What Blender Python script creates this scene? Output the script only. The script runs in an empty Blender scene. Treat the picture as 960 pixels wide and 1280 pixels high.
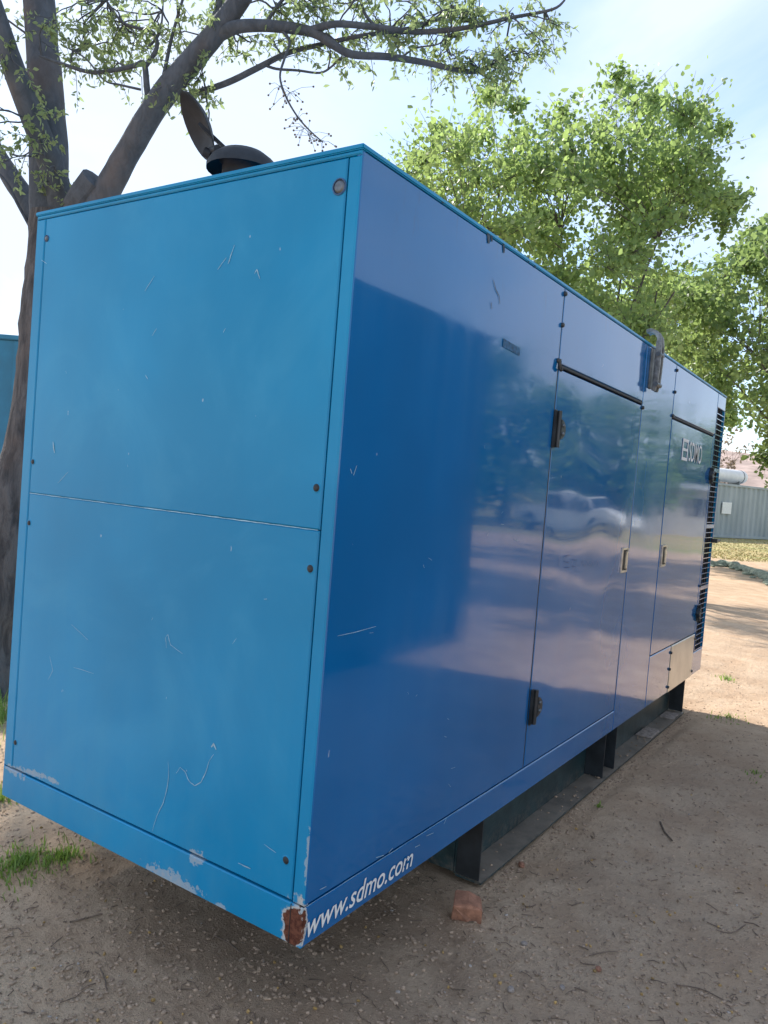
import bpy, bmesh, math, random
import numpy as np
from mathutils import Vector, Matrix, noise
R = math.radians
S = bpy.context.scene
COL = S.collection

# ---------------------------------------------------------------- camera
CAM = Vector((-1.612, -1.2286, 1.5503))
cd = bpy.data.cameras.new('camera'); cam = bpy.data.objects.new('camera', cd); COL.objects.link(cam)
cam.location = CAM; cam.rotation_mode = 'XYZ'
cam.rotation_euler = (1.531546, -0.079684, -0.979001)
FPX = 980.05
cd.sensor_width = 36; cd.lens = FPX / 1280 * 36; cd.clip_start = 0.05; cd.clip_end = 3000
S.camera = cam
CR = cam.rotation_euler.to_matrix()

# ---------------------------------------------------------------- light
SUN_AZ, SUN_EL = 75.0, 42.0
w = bpy.data.worlds.new("World"); S.world = w; w.use_nodes = True
nt = w.node_tree; N = nt.nodes; Lk = nt.links
for n in list(N): N.remove(n)
out = N.new('ShaderNodeOutputWorld'); bg = N.new('ShaderNodeBackground'); Lk.new(bg.outputs[0], out.inputs[0])
sky = N.new('ShaderNodeTexSky'); sky.sky_type = 'NISHITA'; sky.sun_disc = False
sky.sun_elevation = R(SUN_EL); sky.sun_rotation = R(90 - SUN_AZ); sky.air_density = 1.0; sky.dust_density = 0.4; sky.ozone_density = 1.0
bg.inputs['Strength'].default_value = 0.12
tc = N.new('ShaderNodeTexCoord')
mp = N.new('ShaderNodeMapping'); mp.inputs['Scale'].default_value = (1.0, 1.0, 2.6); mp.inputs['Rotation'].default_value = (0.25, 0.3, 0.5); Lk.new(tc.outputs['Generated'], mp.inputs[0])
n1 = N.new('ShaderNodeTexNoise'); n1.inputs['Scale'].default_value = 1.7; n1.inputs['Detail'].default_value = 7; n1.inputs['Roughness'].default_value = 0.55; n1.inputs['Distortion'].default_value = 0.5
Lk.new(mp.outputs[0], n1.inputs['Vector'])
cr = N.new('ShaderNodeValToRGB'); cr.color_ramp.elements[0].position = 0.40; cr.color_ramp.elements[0].color = (0.18, 0.18, 0.18, 1)
cr.color_ramp.elements[1].position = 0.60; cr.color_ramp.elements[1].color = (0.95, 0.95, 0.95, 1)
Lk.new(n1.outputs[0], cr.inputs[0])
mx = N.new('ShaderNodeMix'); mx.data_type = 'RGBA'
dim = N.new('ShaderNodeVectorMath'); dim.operation = 'SCALE'; dim.inputs[3].default_value = 0.62; Lk.new(sky.outputs[0], dim.inputs[0])
Lk.new(cr.outputs[0], mx.inputs[0]); Lk.new(dim.outputs[0], mx.inputs[6]); mx.inputs[7].default_value = (2.1, 2.4, 2.9, 1)
Lk.new(mx.outputs[2], bg.inputs['Color'])

sl = bpy.data.lights.new('sun', 'SUN'); sun = bpy.data.objects.new('sun', sl); COL.objects.link(sun)
sl.energy = 2.0; sl.angle = R(1.0); sl.color = (1.0, 0.94, 0.86)
sd = Vector((math.cos(R(SUN_AZ)) * math.cos(R(SUN_EL)), math.sin(R(SUN_AZ)) * math.cos(R(SUN_EL)), math.sin(R(SUN_EL))))
sun.rotation_euler = sd.to_track_quat('Z', 'Y').to_euler(); sun.location = sd * 40
S.view_settings.view_transform = 'Standard'; S.view_settings.look = 'None'; S.view_settings.gamma = 1.0
S.view_settings.use_curve_mapping = False
S.view_settings.exposure = 1.9

# ---------------------------------------------------------------- helpers
def at(u, v, depth):
    """point of the place on the line of sight through photo pixel (u, v), depth metres ahead"""
    d = CR @ Vector(((u - 480) / FPX, -(v - 640) / FPX, -1.0))
    return CAM + d * depth

def mat(name):
    m = bpy.data.materials.new(name); m.use_nodes = True
    return m, m.node_tree.nodes, m.node_tree.links, m.node_tree.nodes['Principled BSDF']

class NB:
    """little node builder"""
    def __init__(s, name):
        s.m, s.n, s.l, s.p = mat(name)
        s.out = s.n['Material Output']
        s.tc = s.n.new('ShaderNodeTexCoord')
        s.g = s.n.new('ShaderNodeNewGeometry')
    def link(s, a, b): s.l.new(a, b)
    def setv(s, sock, v):
        if isinstance(v, bpy.types.NodeSocket): s.l.new(v, sock)
        else: sock.default_value = v
    def noise(s, scale, detail=4, rough=.5, vec=None, dist=0, mapping=None):
        n = s.n.new('ShaderNodeTexNoise'); n.inputs['Scale'].default_value = scale
        n.inputs['Detail'].default_value = detail; n.inputs['Roughness'].default_value = rough; n.inputs['Distortion'].default_value = dist
        v = vec or s.tc.outputs['Object']
        if mapping:
            m = s.n.new('ShaderNodeMapping'); m.inputs['Scale'].default_value = mapping; s.l.new(v, m.inputs[0]); v = m.outputs[0]
        s.l.new(v, n.inputs['Vector']); return n.outputs[0]
    def ramp(s, val, p0, p1, c0=0.0, c1=1.0):
        r = s.n.new('ShaderNodeMapRange'); r.interpolation_type = 'SMOOTHSTEP'
        s.setv(r.inputs[0], val)
        if p1 > p0:
            a, b, c, d = p0, p1, c0, c1
        else:
            a, b, c, d = p1, p0, c1, c0
        r.inputs[1].default_value = a; r.inputs[2].default_value = b; r.inputs[3].default_value = c; r.inputs[4].default_value = d
        return r.outputs[0]
    def math(s, op, a, b=0.0, c=None):
        m = s.n.new('ShaderNodeMath'); m.operation = op; s.setv(m.inputs[0], a); s.setv(m.inputs[1], b)
        if c is not None: s.setv(m.inputs[2], c)
        return m.outputs[0]
    def mix(s, f, a, b):
        m = s.n.new('ShaderNodeMix'); m.data_type = 'RGBA'; s.setv(m.inputs[0], f)
        for i, c in ((6, a), (7, b)):
            if isinstance(c, bpy.types.NodeSocket): s.l.new(c, m.inputs[i])
            else: m.inputs[i].default_value = (*c, 1)
        return m.outputs[2]
    def ball(s, c, r, sc=(1, 1, 1)):
        """distance from c in units of r (object space)"""
        v = s.n.new('ShaderNodeVectorMath'); v.operation = 'SUBTRACT'; s.l.new(s.tc.outputs['Object'], v.inputs[0]); v.inputs[1].default_value = c
        u = s.n.new('ShaderNodeVectorMath'); u.operation = 'MULTIPLY'; s.l.new(v.outputs[0], u.inputs[0]); u.inputs[1].default_value = tuple(k / r for k in sc)
        L = s.n.new('ShaderNodeVectorMath'); L.operation = 'LENGTH'; s.l.new(u.outputs[0], L.inputs[0]); return L.outputs['Value']
    def xyz(s):
        x = s.n.new('ShaderNodeSeparateXYZ'); s.l.new(s.tc.outputs['Object'], x.inputs[0]); return x.outputs
    def bump(s, h, dist, strength=1.0, normal=None):
        b = s.n.new('ShaderNodeBump'); b.inputs['Distance'].default_value = dist; b.inputs['Strength'].default_value = strength
        s.l.new(h, b.inputs['Height'])
        if normal: s.l.new(normal, b.inputs['Normal'])
        return b.outputs[0]
    def base(s, c): s.setv(s.p.inputs['Base Color'], c if isinstance(c, bpy.types.NodeSocket) else (*c, 1))
    def set(s, **k):
        for a, b in k.items(): s.setv(s.p.inputs[a.replace('_', ' ')], b)
    def nrm(s, n): s.l.new(n, s.p.inputs['Normal'])

def simple(name, col, rough=.6, metal=0, var=.25, scale=12, bump=0.0):
    b = NB(name)
    n = b.noise(scale, 5, .6)
    f = b.ramp(n, .3, .7)
    b.base(b.mix(f, tuple(c * (1 - var) for c in col), tuple(min(1, c * (1 + var)) for c in col)))
    b.set(Roughness=rough, Metallic=metal)
    if bump: b.nrm(b.bump(b.noise(scale * 4, 4, .6), bump))
    return b.m

def tag(o, label=None, cat=None, group=None, kind=None):
    if label: o['label'] = label
    if cat: o['category'] = cat
    if group: o['group'] = group
    if kind: o['kind'] = kind
    return o

def empty(name, loc=(0, 0, 0), **k):
    o = bpy.data.objects.new(name, None); COL.objects.link(o); o.location = loc; o.empty_display_size = .2
    return tag(o, **k)

def link(name, me, m, parent=None, **k):
    o = bpy.data.objects.new(name, me); COL.objects.link(o)
    if m is not None and not me.materials: me.materials.append(m)
    if parent: o.parent = parent
    return tag(o, **k)

class MB:
    def __init__(s): s.v = []; s.f = []; s.sm = []
    def add(s, v, f, smooth=False):
        b = len(s.v); s.v += [tuple(p) for p in v]; s.f += [tuple(b + i for i in q) for q in f]; s.sm += [smooth] * len(f); return s
    def box(s, x0, x1, y0, y1, z0, z1):
        v = [(x0, y0, z0), (x1, y0, z0), (x1, y1, z0), (x0, y1, z0), (x0, y0, z1), (x1, y0, z1), (x1, y1, z1), (x0, y1, z1)]
        return s.add(v, [(0, 3, 2, 1), (4, 5, 6, 7), (0, 1, 5, 4), (1, 2, 6, 5), (2, 3, 7, 6), (3, 0, 4, 7)])
    def bar(s, a, b, wd, h, up=(0, 0, 1)):
        a = Vector(a); b = Vector(b); d = (b - a).normalized(); x = d.cross(Vector(up)).normalized(); y = x.cross(d)
        v = []
        for p in (a, b):
            for i, j in ((-1, -1), (1, -1), (1, 1), (-1, 1)): v.append(p + x * wd / 2 * i + y * h / 2 * j)
        return s.add(v, [(3, 2, 1, 0), (4, 5, 6, 7), (0, 1, 5, 4), (1, 2, 6, 5), (2, 3, 7, 6), (3, 0, 4, 7)])
    def tube(s, pts, rad, n=8, cap=True, smooth=True, knob=0.0):
        pts = [Vector(p) for p in pts]; rings = []; x = None
        for i, p in enumerate(pts):
            d = (pts[min(i + 1, len(pts) - 1)] - pts[max(i - 1, 0)]).normalized()
            if x is None: x = d.orthogonal().normalized()
            else:
                x = x - d * x.dot(d)
                x = x.normalized() if x.length > 1e-6 else d.orthogonal().normalized()
            y = d.cross(x); r = rad[i] if hasattr(rad, '__len__') else rad
            ring = []
            for k in range(n):
                a = 2 * math.pi * k / n; rr = r
                if knob:
                    q = p + (x * math.cos(a) + y * math.sin(a)) * r
                    rr = r * (1 + knob * noise.noise(q * 3.1) + knob * .5 * noise.noise(q * 11))
                ring.append(p + (x * math.cos(a) + y * math.sin(a)) * rr)
            rings.append(ring)
        v = [q for r_ in rings for q in r_]; f = []
        for i in range(len(rings) - 1):
            for k in range(n): f.append((i * n + k, i * n + (k + 1) % n, (i + 1) * n + (k + 1) % n, (i + 1) * n + k))
        s.add(v, f, smooth)
        if cap:
            s.add(rings[0], [tuple(range(n - 1, -1, -1))]); s.add(rings[-1], [tuple(range(n))])
        return s
    def lathe(s, prof, c, axis='z', n=20, smooth=True):
        v = []; f = []
        for r_, h in prof:
            for k in range(n):
                a = 2 * math.pi * k / n; p = (r_ * math.cos(a), r_ * math.sin(a), h)
                if axis == 'x': p = (p[2], p[0], p[1])
                if axis == 'y': p = (p[0], p[2], p[1])
                v.append((c[0] + p[0], c[1] + p[1], c[2] + p[2]))
        for i in range(len(prof) - 1):
            for k in range(n): f.append((i * n + k, i * n + (k + 1) % n, (i + 1) * n + (k + 1) % n, (i + 1) * n + k))
        return s.add(v, f, smooth)
    def ribbon(s, pts, wd, nrm, off=0.0):
        pts = [Vector(p) for p in pts]; nrm = Vector(nrm); L = []
        for i, p in enumerate(pts):
            d = (pts[min(i + 1, len(pts) - 1)] - pts[max(i - 1, 0)]).normalized(); x = d.cross(nrm).normalized()
            ww = (wd[i] if hasattr(wd, '__len__') else wd) / 2
            L += [p + x * ww + nrm * off, p - x * ww + nrm * off]
        return s.add(L, [(2 * i, 2 * i + 1, 2 * i + 3, 2 * i + 2) for i in range(len(pts) - 1)])
    def mesh(s, name, bevel=0.0, seg=2):
        me = bpy.data.meshes.new(name); me.from_pydata(s.v, [], s.f)
        me.polygons.foreach_set('use_smooth', s.sm)
        bm = bmesh.new(); bm.from_mesh(me); bmesh.ops.recalc_face_normals(bm, faces=bm.faces)
        if bevel:
            es = [e for e in bm.edges if e.is_manifold and e.calc_face_angle(0) > .6]
            bmesh.ops.bevel(bm, geom=es, offset=bevel, segments=seg, affect='EDGES', clamp_overlap=True)
        bm.to_mesh(me); bm.free(); me.update(); return me
    def build(s, name, m, parent=None, bevel=0.0, seg=2, **k):
        return link(name, s.mesh(name, bevel, seg), m, parent, **k)

# ---------------------------------------------------------------- materials
def paint(name, base, rough, side=True, spread=1.0):
    b = NB(name)
    big = b.noise(1.1, 3, .5); fine = b.noise(38, 5, .7)
    streak = b.noise(7, 4, .6, mapping=(1.6, 1.6, .16))
    dust = b.math('MULTIPLY', b.ramp(streak, .38, .75), b.ramp(big, .3, .7))
    c = b.mix(b.ramp(big, .3, .7), tuple(k * .9 for k in base), tuple(k * 1.12 for k in base))
    c = b.mix(b.math('MULTIPLY', dust, .03 if side else .11), c, (.12, .40, .52))
    if not side:
        blot = b.ramp(b.noise(1.7, 5, .6, dist=1.4), .45, .72)
        c = b.mix(b.math('MULTIPLY', blot, .16), c, (.08, .40, .62))
        x_, y_, z_ = b.xyz()
        low = b.math('MULTIPLY', b.ramp(z_, .75, .30), b.ramp(b.noise(5, 6, .7), .4, .7))
        c = b.mix(b.math('MULTIPLY', low, .10), c, (.20, .28, .30))
    # fine white nicks
    nick = b.ramp(b.noise(26, 3, .5, mapping=(1, 1, .6)), .75, .775)
    c = b.mix(b.math('MULTIPLY', nick, .5), c, (.55, .62, .68))
    x, y, z = b.xyz()
    wob = b.noise(14, 5, .65); wob2 = b.noise(60, 4, .7)
    if side:
        grime = b.math('MULTIPLY', b.ramp(z, 2.05, 2.4), b.ramp(b.noise(9, 5, .7, mapping=(1.5, 1, .35)), .56, .75))
        c = b.mix(b.math('MULTIPLY', grime, .5), c, (.03, .035, .04))
    # chipped primer and rust at the low near corner
    d = b.ball((0, 0.03, .36), .078, (3.6, 1, 1.1) if side else (1, 1.75, .95))
    dd = b.math('ADD', d, b.math('MULTIPLY', b.math('SUBTRACT', wob, .5), 2.4))
    prim = b.ramp(dd, 1.0, .8); rust = b.ramp(dd, .78, .66)
    if not side:
        for (cy, cz, r, sy, sz) in ((.50, .312, .065, .55, 2.2), (.41, .412, .034, .8, 1.5), (1.34, .412, .036, .5, 1.8), (1.24, .432, .034, .5, 2.4), (1.13, .44, .026, .45, 2.4), (.0, .55, .06, 6, .8), (.30, .305, .02, .8, 1.6)):
            e = b.ball((0, cy, cz), r, (1, sy, sz))
            e = b.math('ADD', e, b.math('MULTIPLY', b.math('SUBTRACT', b.noise(30, 5, .7), .5), 3.6))
            prim = b.math('MAXIMUM', prim, b.math('MULTIPLY', b.ramp(e, .9, .7), .6))
    c = b.mix(prim, c, b.mix(b.ramp(wob2, .4, .6), (.40, .47, .50), (.55, .50, .44)))
    c = b.mix(rust, c, b.mix(b.ramp(wob2, .35, .65), (.07, .022, .014), (.17, .065, .04)))
    b.base(c)
    rr = b.math('ADD', b.math('MULTIPLY', dust, .12), rough)
    rr = b.math('ADD', rr, b.math('MULTIPLY', prim, .5))
    b.set(Roughness=rr, IOR=1.45, Specular_IOR_Level=.12 if side else .22, Coat_IOR=1.52 if side else 1.45)
    b.set(Coat_Weight=b.math('MULTIPLY', b.math('SUBTRACT', 1.0, prim), .9 if side else .28), Coat_Roughness=b.ramp(b.noise(2.6, 6, .65, dist=1.2), .4, .75, .035, .13) if side else .16)
    h = b.math('ADD', b.math('MULTIPLY', prim, -.3), b.math('MULTIPLY', fine, .03))
    b.nrm(b.bump(h, .002))
    return b.m

BLUE = (0.0, 0.118, 0.34)
M = {}
M['side'] = paint('gloss_blue_paint', BLUE, .10, True)
M['end'] = paint('weathered_blue_paint', (0.0, 0.228, .46), .30, False)
M['dark'] = simple('dark_void', (.012, .015, .02), .8)
M['rubber'] = simple('black_rubber', (.02, .022, .025), .55, bump=.0005)
M['blackmetal'] = simple('black_hinge_metal', (.025, .03, .035), .38, var=.35, bump=.0004)
M['bolt'] = simple('grey_bolt', (.13, .15, .17), .45, .6, scale=60)
M['bluebolt'] = simple('blue_bolt', (.02, .08, .2), .4, 0, scale=60)
M['chrome'] = simple('worn_chrome', (.62, .60, .55), .28, .85, scale=40)
M['aluminium'] = simple('bare_aluminium', (.60, .57, .50), .30, .55, var=.12, scale=5)
M['galv'] = simple('galvanised_bracket', (.22, .23, .23), .5, .5, var=.4, scale=30, bump=.0006)
M['white'] = simple('white_vinyl', (.78, .80, .80), .5, var=.06)
M['scratch_seam'] = simple('pale_scratch_and_seam', (.30, .48, .58), .7, var=.2, scale=50)
M['brick'] = simple('broken_brick', (.36, .17, .105), .95, var=.35, scale=24, bump=.0035)
M['stone'] = simple('stone', (.34, .28, .24), .9, var=.35, scale=40, bump=.002)
M['pebble'] = simple('pebble', (.37, .265, .185), .95, var=.35, scale=40)
M['berry'] = simple('berry', (.42, .26, .09), .5, var=.45, scale=8)
M['twig'] = simple('dry_twig', (.17, .12, .085), .85, var=.4, scale=20)
M['litter'] = simple('leaf_litter', (.36, .29, .21), .85, var=.6, scale=7)
M['whitewash'] = simple('white_tank_paint', (.78, .76, .72), .45, var=.08, scale=2)
M['darkbox'] = simple('dark_container_paint', (.005, .008, .011), .6, var=.3, scale=3)
M['boxblue'] = simple('blue_container_paint', (.012, .17, .30), .45, var=.15, scale=3)
M['glass'] = simple('car_glass', (.02, .025, .03), .08, var=.1)
M['carwhite'] = simple('car_white', (.75, .76, .77), .25, var=.04)
M['tyre'] = simple('tyre', (.02, .02, .02), .8)
M['palewall'] = simple('pale_wall', (.50, .48, .46), .85, var=.12, scale=1.5)
M['roofgrey'] = simple('grey_roof', (.30, .31, .33), .6, var=.15)
M['net'] = simple('green_net', (.24, .265, .20), .95, var=.35, scale=9, bump=.01)

def m_skid():
    b = NB('dusty_dark_green_steel')
    x, y, z = b.xyz()
    n = b.noise(9, 6, .65); f = b.noise(45, 5, .7)
    c = b.mix(b.ramp(n, .35, .65), (.008, .028, .034), (.022, .055, .062))
    up = b.n.new('ShaderNodeSeparateXYZ'); b.link(b.g.outputs['Normal'], up.inputs[0])
    du = b.math('MULTIPLY', b.ramp(up.outputs[2], .4, .9), b.ramp(n,   .3, .6, .5, 1.0))
    c = b.mix(du, c, (.27, .225, .18))
    du2 = b.math('MULTIPLY', b.ramp(z, .12, .0), b.ramp(f, .4, .7))
    c = b.mix(b.math('MULTIPLY', du2, .6), c, (.22, .17, .13))
    b.base(c); b.set(Roughness=.4); b.nrm(b.bump(f, .0012)); return b.m
M['skid'] = m_skid()

def m_ground():
    b = NB('dry_dirt')
    x, y, z = b.xyz()
    n1 = b.noise(.45, 5, .6); n2 = b.noise(3.1, 6, .65); n3 = b.noise(26, 6, .72); n4 = b.noise(140, 4, .7); n0 = b.noise(.06, 3, .5)
    c = b.mix(b.ramp(n2, .3, .7), (.52, .355, .232), (.66, .49, .34))
    c = b.mix(b.ramp(n1, .35, .7, 0, .5), c, (.40, .285, .195))
    c = b.mix(b.ramp(n3, .50, .76, 0, .45), c, (.17, .12, .09))
    c = b.mix(b.ramp(n4, .62, .75, 0, .55), c, (.50, .42, .35))
    c = b.mix(b.ramp(n4, .36, .25, 0, .35), c, (.10, .07, .055))
    # oily dark soil under the near overhang, its occlusion shade painted in too
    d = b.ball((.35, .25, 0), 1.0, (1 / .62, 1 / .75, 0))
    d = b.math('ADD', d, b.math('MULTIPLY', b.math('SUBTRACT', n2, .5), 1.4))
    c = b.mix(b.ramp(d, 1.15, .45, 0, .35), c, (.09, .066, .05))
    # straw grass field beyond
    g = b.math('MULTIPLY', b.ramp(x, 23.5, 27.0), b.ramp(b.math('ADD', n0, b.math('MULTIPLY', n1, .3)), .45, .7, .55, 1))
    straw = b.mix(b.ramp(b.noise(.5, 5, .6, mapping=(1, .25, 1)), .42, .62), (.40, .31, .15), (.27, .29, .10))
    c = b.mix(g, c, straw)
    b.base(c); b.set(Roughness=.95, Specular_IOR_Level=.15)
    h = b.math('ADD', b.math('MULTIPLY', n3, .55), b.math('ADD', b.math('MULTIPLY', n4, .22), b.math('MULTIPLY', n2, .6)))
    b.nrm(b.bump(h, .035)); return b.m
M['ground'] = m_ground()

def m_leaf(name, c0, c1, trans, tcol):
    b = NB(name)
    oi = b.n.new('ShaderNodeAttribute'); oi.attribute_name = 'tone'
    c = b.mix(oi.outputs['Fac'], c0, c1)
    b.base(c); b.set(Roughness=.42)
    t = b.n.new('ShaderNodeBsdfTranslucent'); tc_ = b.mix(oi.outputs['Fac'], tuple(k * .7 for k in tcol), tcol); b.link(tc_, t.inputs[0])
    mxs = b.n.new('ShaderNodeMixShader'); mxs.inputs[0].default_value = trans
    b.link(b.p.outputs[0], mxs.inputs[1]); b.link(t.outputs[0], mxs.inputs[2]); b.link(mxs.outputs[0], b.out.inputs[0])
    return b.m
M['leaf'] = m_leaf('leaf_bright', (.08, .17, .08), (.18, .28, .12), .6, (.43, .58, .18))
M['leaf2'] = m_leaf('leaf_mid', (.06, .14, .065), (.15, .24, .10), .55, (.37, .50, .16))
M['leaf3'] = m_leaf('leaf_melia', (.11, .17, .09), (.21, .27, .13), .6, (.42, .54, .24))
M['grass'] = m_leaf('grass_blade', (.10, .20, .04), (.26, .36, .08), .4, (.38, .55, .10))
M['deadleaf'] = m_leaf('dead_leaf', (.24, .18, .13), (.40, .30, .21), .3, (.35, .26, .18))

def m_bark(name, c0, c1, sc=(1, 1, .22), bump=.02):
    b = NB(name)
    n = b.noise(16, 6, .7, mapping=sc, dist=.6); f = b.noise(60, 4, .7); l = b.noise(2.2, 4, .6)
    c = b.mix(b.ramp(n, .35, .65), c0, c1)
    c = b.mix(b.ramp(l, .5, .72, 0, .4), c, (.16, .12, .10))
    b.base(c); b.set(Roughness=.9)
    h = b.math('ADD', n, b.math('MULTIPLY', f, .25)); b.nrm(b.bump(h, bump)); return b.m
M['bark'] = m_bark('furrowed_bark', (.04, .04, .044), (.125, .12, .122))
M['limb'] = m_bark('smooth_grey_bark', (.052, .064, .08), (.085, .10, .122), (1, 1, .5), .007)

def m_corr():
    b = NB('grey_blue_container_paint')
    c = b.mix(b.ramp(b.noise(1.2, 5, .6, mapping=(1, 1, .4)), .3, .7), (.30, .35, .375), (.38, .43, .455))
    b.base(c); b.set(Roughness=.5); return b.m
M['corr'] = m_corr()
M['hill'] = simple('dry_hillside', (.36, .27, .23), .95, var=.3, scale=.25)

# ---------------------------------------------------------------- ground
random.seed(4)
def axis(lo, hi, step, far):
    a = [lo]; s = step
    while a[0] > -far: s *= 1.22; a.insert(0, a[0] - s)
    t = list(np.arange(lo + step, hi, step)); a += t; s = step
    while a[-1] < far: s *= 1.22; a.append(a[-1] + s)
    return np.array(a)
def gh(x, y):
    fade = 1.0 if (abs(x - 2) < 9 and abs(y) < 9) else .0
    if not fade: return 0.0
    v = Vector((x, y, 0))
    h = .028 * noise.noise(v * .9) + .008 * noise.noise(v * 3.7) + .006 * noise.noise(v * 11) + .0045 * noise.noise(v * 21)
    if 1.0 < x < 4.65 and -.05 < y < 1.5: h = min(h, 0) - .006
    return h
xs = axis(-1.4, 5.5, .028, 900); ys = axis(-1.7, 2.6, .028, 900)
gv = [(x, y, gh(x, y)) for y in ys for x in xs]; nx = len(xs)
gf = [(j * nx + i, j * nx + i + 1, (j + 1) * nx + i + 1, (j + 1) * nx + i) for j in range(len(ys) - 1) for i in range(nx - 1)]
me = bpy.data.meshes.new('ground'); me.from_pydata(gv, [], gf); me.polygons.foreach_set('use_smooth', [True] * len(gf))
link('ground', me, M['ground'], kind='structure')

# hillside far off
def hill(name, cx, cy, lx, ly, h, seed, m):
    v = []; f = []; n = 40
    for j in range(n + 1):
        for i in range(n + 1):
            a = -1 + 2 * i / n; b_ = -1 + 2 * j / n
            r = max(0, 1 - (a * a + b_ * b_)); z = h * r ** .8 * (1 + .25 * noise.noise(Vector((a * 3, b_ * 3, seed))) + .06 * noise.noise(Vector((a * 14, b_ * 14, seed)))) - .3
            v.append((cx + a * lx, cy + b_ * ly, z))
    for j in range(n):
        for i in range(n): f.append((j * (n + 1) + i, j * (n + 1) + i + 1, (j + 1) * (n + 1) + i + 1, (j + 1) * (n + 1) + i))
    me = bpy.data.meshes.new(name); me.from_pydata(v, [], f); me.polygons.foreach_set('use_smooth', [True] * len(f))
    return link(name, me, m, kind='structure')
hill('hillside', 150, 34, 60, 70, 10.5, 2.0, M['hill'])

# ---------------------------------------------------------------- the generator
GL, GW, ZB, ZT = 4.775, 1.42, .30, 2.40
gen = empty('generator', (0, 0, 0), label='big blue steel generator enclosure on a dark skid in the middle of the dirt', cat='generator')

MB().box(.022, GL - .02, .022, GW - .022, ZB + .012, ZT - .014).build('inner_body', M['dark'], gen)

def side_panel(name, x0, x1, z0, z1, m, parent=gen, amp=.0016, seed=0, yf=0.0, th=.018, **k):
    """sheet panel on the y=0 side with a slightly buckled front face"""
    nx_ = max(4, int((x1 - x0) / .07)); nz_ = max(4, int((z1 - z0) / .07)); mb = MB(); v = []; bv = .004
    for j in range(nz_ + 1):
        for i in range(nx_ + 1):
            a = i / nx_; c = j / nz_
            x = x0 + bv + (x1 - x0 - 2 * bv) * a; z = z0 + bv + (z1 - z0 - 2 * bv) * c
            e = min(1, min(a, 1 - a, c, 1 - c) * 6)
            y = yf - amp * (1.2 * noise.noise(Vector((x * 1.3, seed * 3.3, z * 1.5))) + .55 * noise.noise(Vector((x * 3.3, seed * 7.1, z * 3.6)))) * (.25 + .75 * e)
            v.append((x, y, z))
    mb.add(v, [(j * (nx_ + 1) + i, j * (nx_ + 1) + i + 1, (j + 1) * (nx_ + 1) + i + 1, (j + 1) * (nx_ + 1) + i) for j in range(nz_) for i in range(nx_)], True)
    # rolled edges
    def strip(a, b_): # a: front idx chain, b_: outer
        pass
    fr = [j * (nx_ + 1) for j in range(nz_ + 1)]
    loop = [i for i in range(nx_ + 1)] + [j * (nx_ + 1) + nx_ for j in range(1, nz_ + 1)] + [nz_ * (nx_ + 1) + i for i in range(nx_ - 1, -1, -1)] + [j * (nx_ + 1) for j in range(nz_ - 1, 0, -1)]
    L1 = []; L2 = []
    for q in loop:
        x, y, z = v[q]; i = q % (nx_ + 1); j = q // (nx_ + 1)
        X = x + (-bv if i == 0 else bv if i == nx_ else 0); Z = z + (-bv if j == 0 else bv if j == nz_ else 0)
        L1.append((X, yf + bv * .9, Z)); L2.append((X, yf + th, Z))
    n = len(loop)
    mb.add([v[q] for q in loop] + L1 + L2, [(i, n + i, n + (i + 1) % n, (i + 1) % n) for i in range(n)] + [(n + i, 2 * n + i, 2 * n + (i + 1) % n, n + (i + 1) % n) for i in range(n)])
    me = mb.mesh(name)
    return link(name, me, m, parent, **k)

g_ = .0035
P = side_panel
P('side_panel', 0.003, 1.408, .416, 2.385, M['side'], amp=.0007, seed=1)
P('bottom_rail', 0.003, 2.618, .302, .411, M['side'], amp=.0006, seed=2)
P('top_panel', 1.414, 2.612, 2.083, 2.385, M['side'], amp=.0035, seed=3)
door1 = P('door', 1.420, 2.606, .416, 2.062, M['side'], amp=.0062, seed=14)
P('centre_panel', 2.618, 3.244, .302, 2.385, M['side'], amp=.0022, seed=5)
P('top_panel', 3.250, 4.485, 2.083, 2.385, M['side'], amp=.002, seed=6)
door2 = P('door', 3.254, 4.44, .621, 2.062, M['side'], amp=.0013, seed=7)
P('lower_panel', 3.250, 3.766, .302, .615, M['side'], amp=.001, seed=8)
P('access_plate', 3.772, 4.452, .300, .615, M['aluminium'], amp=.0006, seed=9, yf=-.003, label='bare pale metal access plate')
P('lower_panel', 4.458, GL - .003, .302, .470, M['side'], amp=.0005, seed=10)
P('corner_panel', 4.491, GL - .003, 2.283, 2.385, M['side'], amp=.0005, seed=11)
P('door_jamb', 4.445, 4.485, .621, 2.078, M['side'], amp=.0003, seed=12)
# rubber drip strips over the doors
MB().box(1.418, 2.608, -.003, .02, 2.068, 2.079).build('drip_seal', M['rubber'], gen, .002)
MB().box(3.252, 4.442, -.003, .02, 2.068, 2.079).build('drip_seal', M['rubber'], gen, .002)
# dark filler strips: the shade in the panel gaps put in as colour
for x0, x1, z0, z1 in ((1.4085, 1.4195, .416, 2.382), (2.6065, 2.6175, .416, 2.382), (3.2445, 3.2535, .303, 2.382), (4.4403, 4.4447, .622, 2.06), (3.7665, 3.7715, .303, .614)):
    MB().box(x0, x1, .0025, .019, z0, z1).build('gap_shade', M['rubber'], gen)
# roof: sheet with a folded lip
rb = MB().box(-.004, GL + .004, -.004, GW + .004, ZT - .014, ZT)
rb.build('roof', M['end'], gen, .003)
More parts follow.
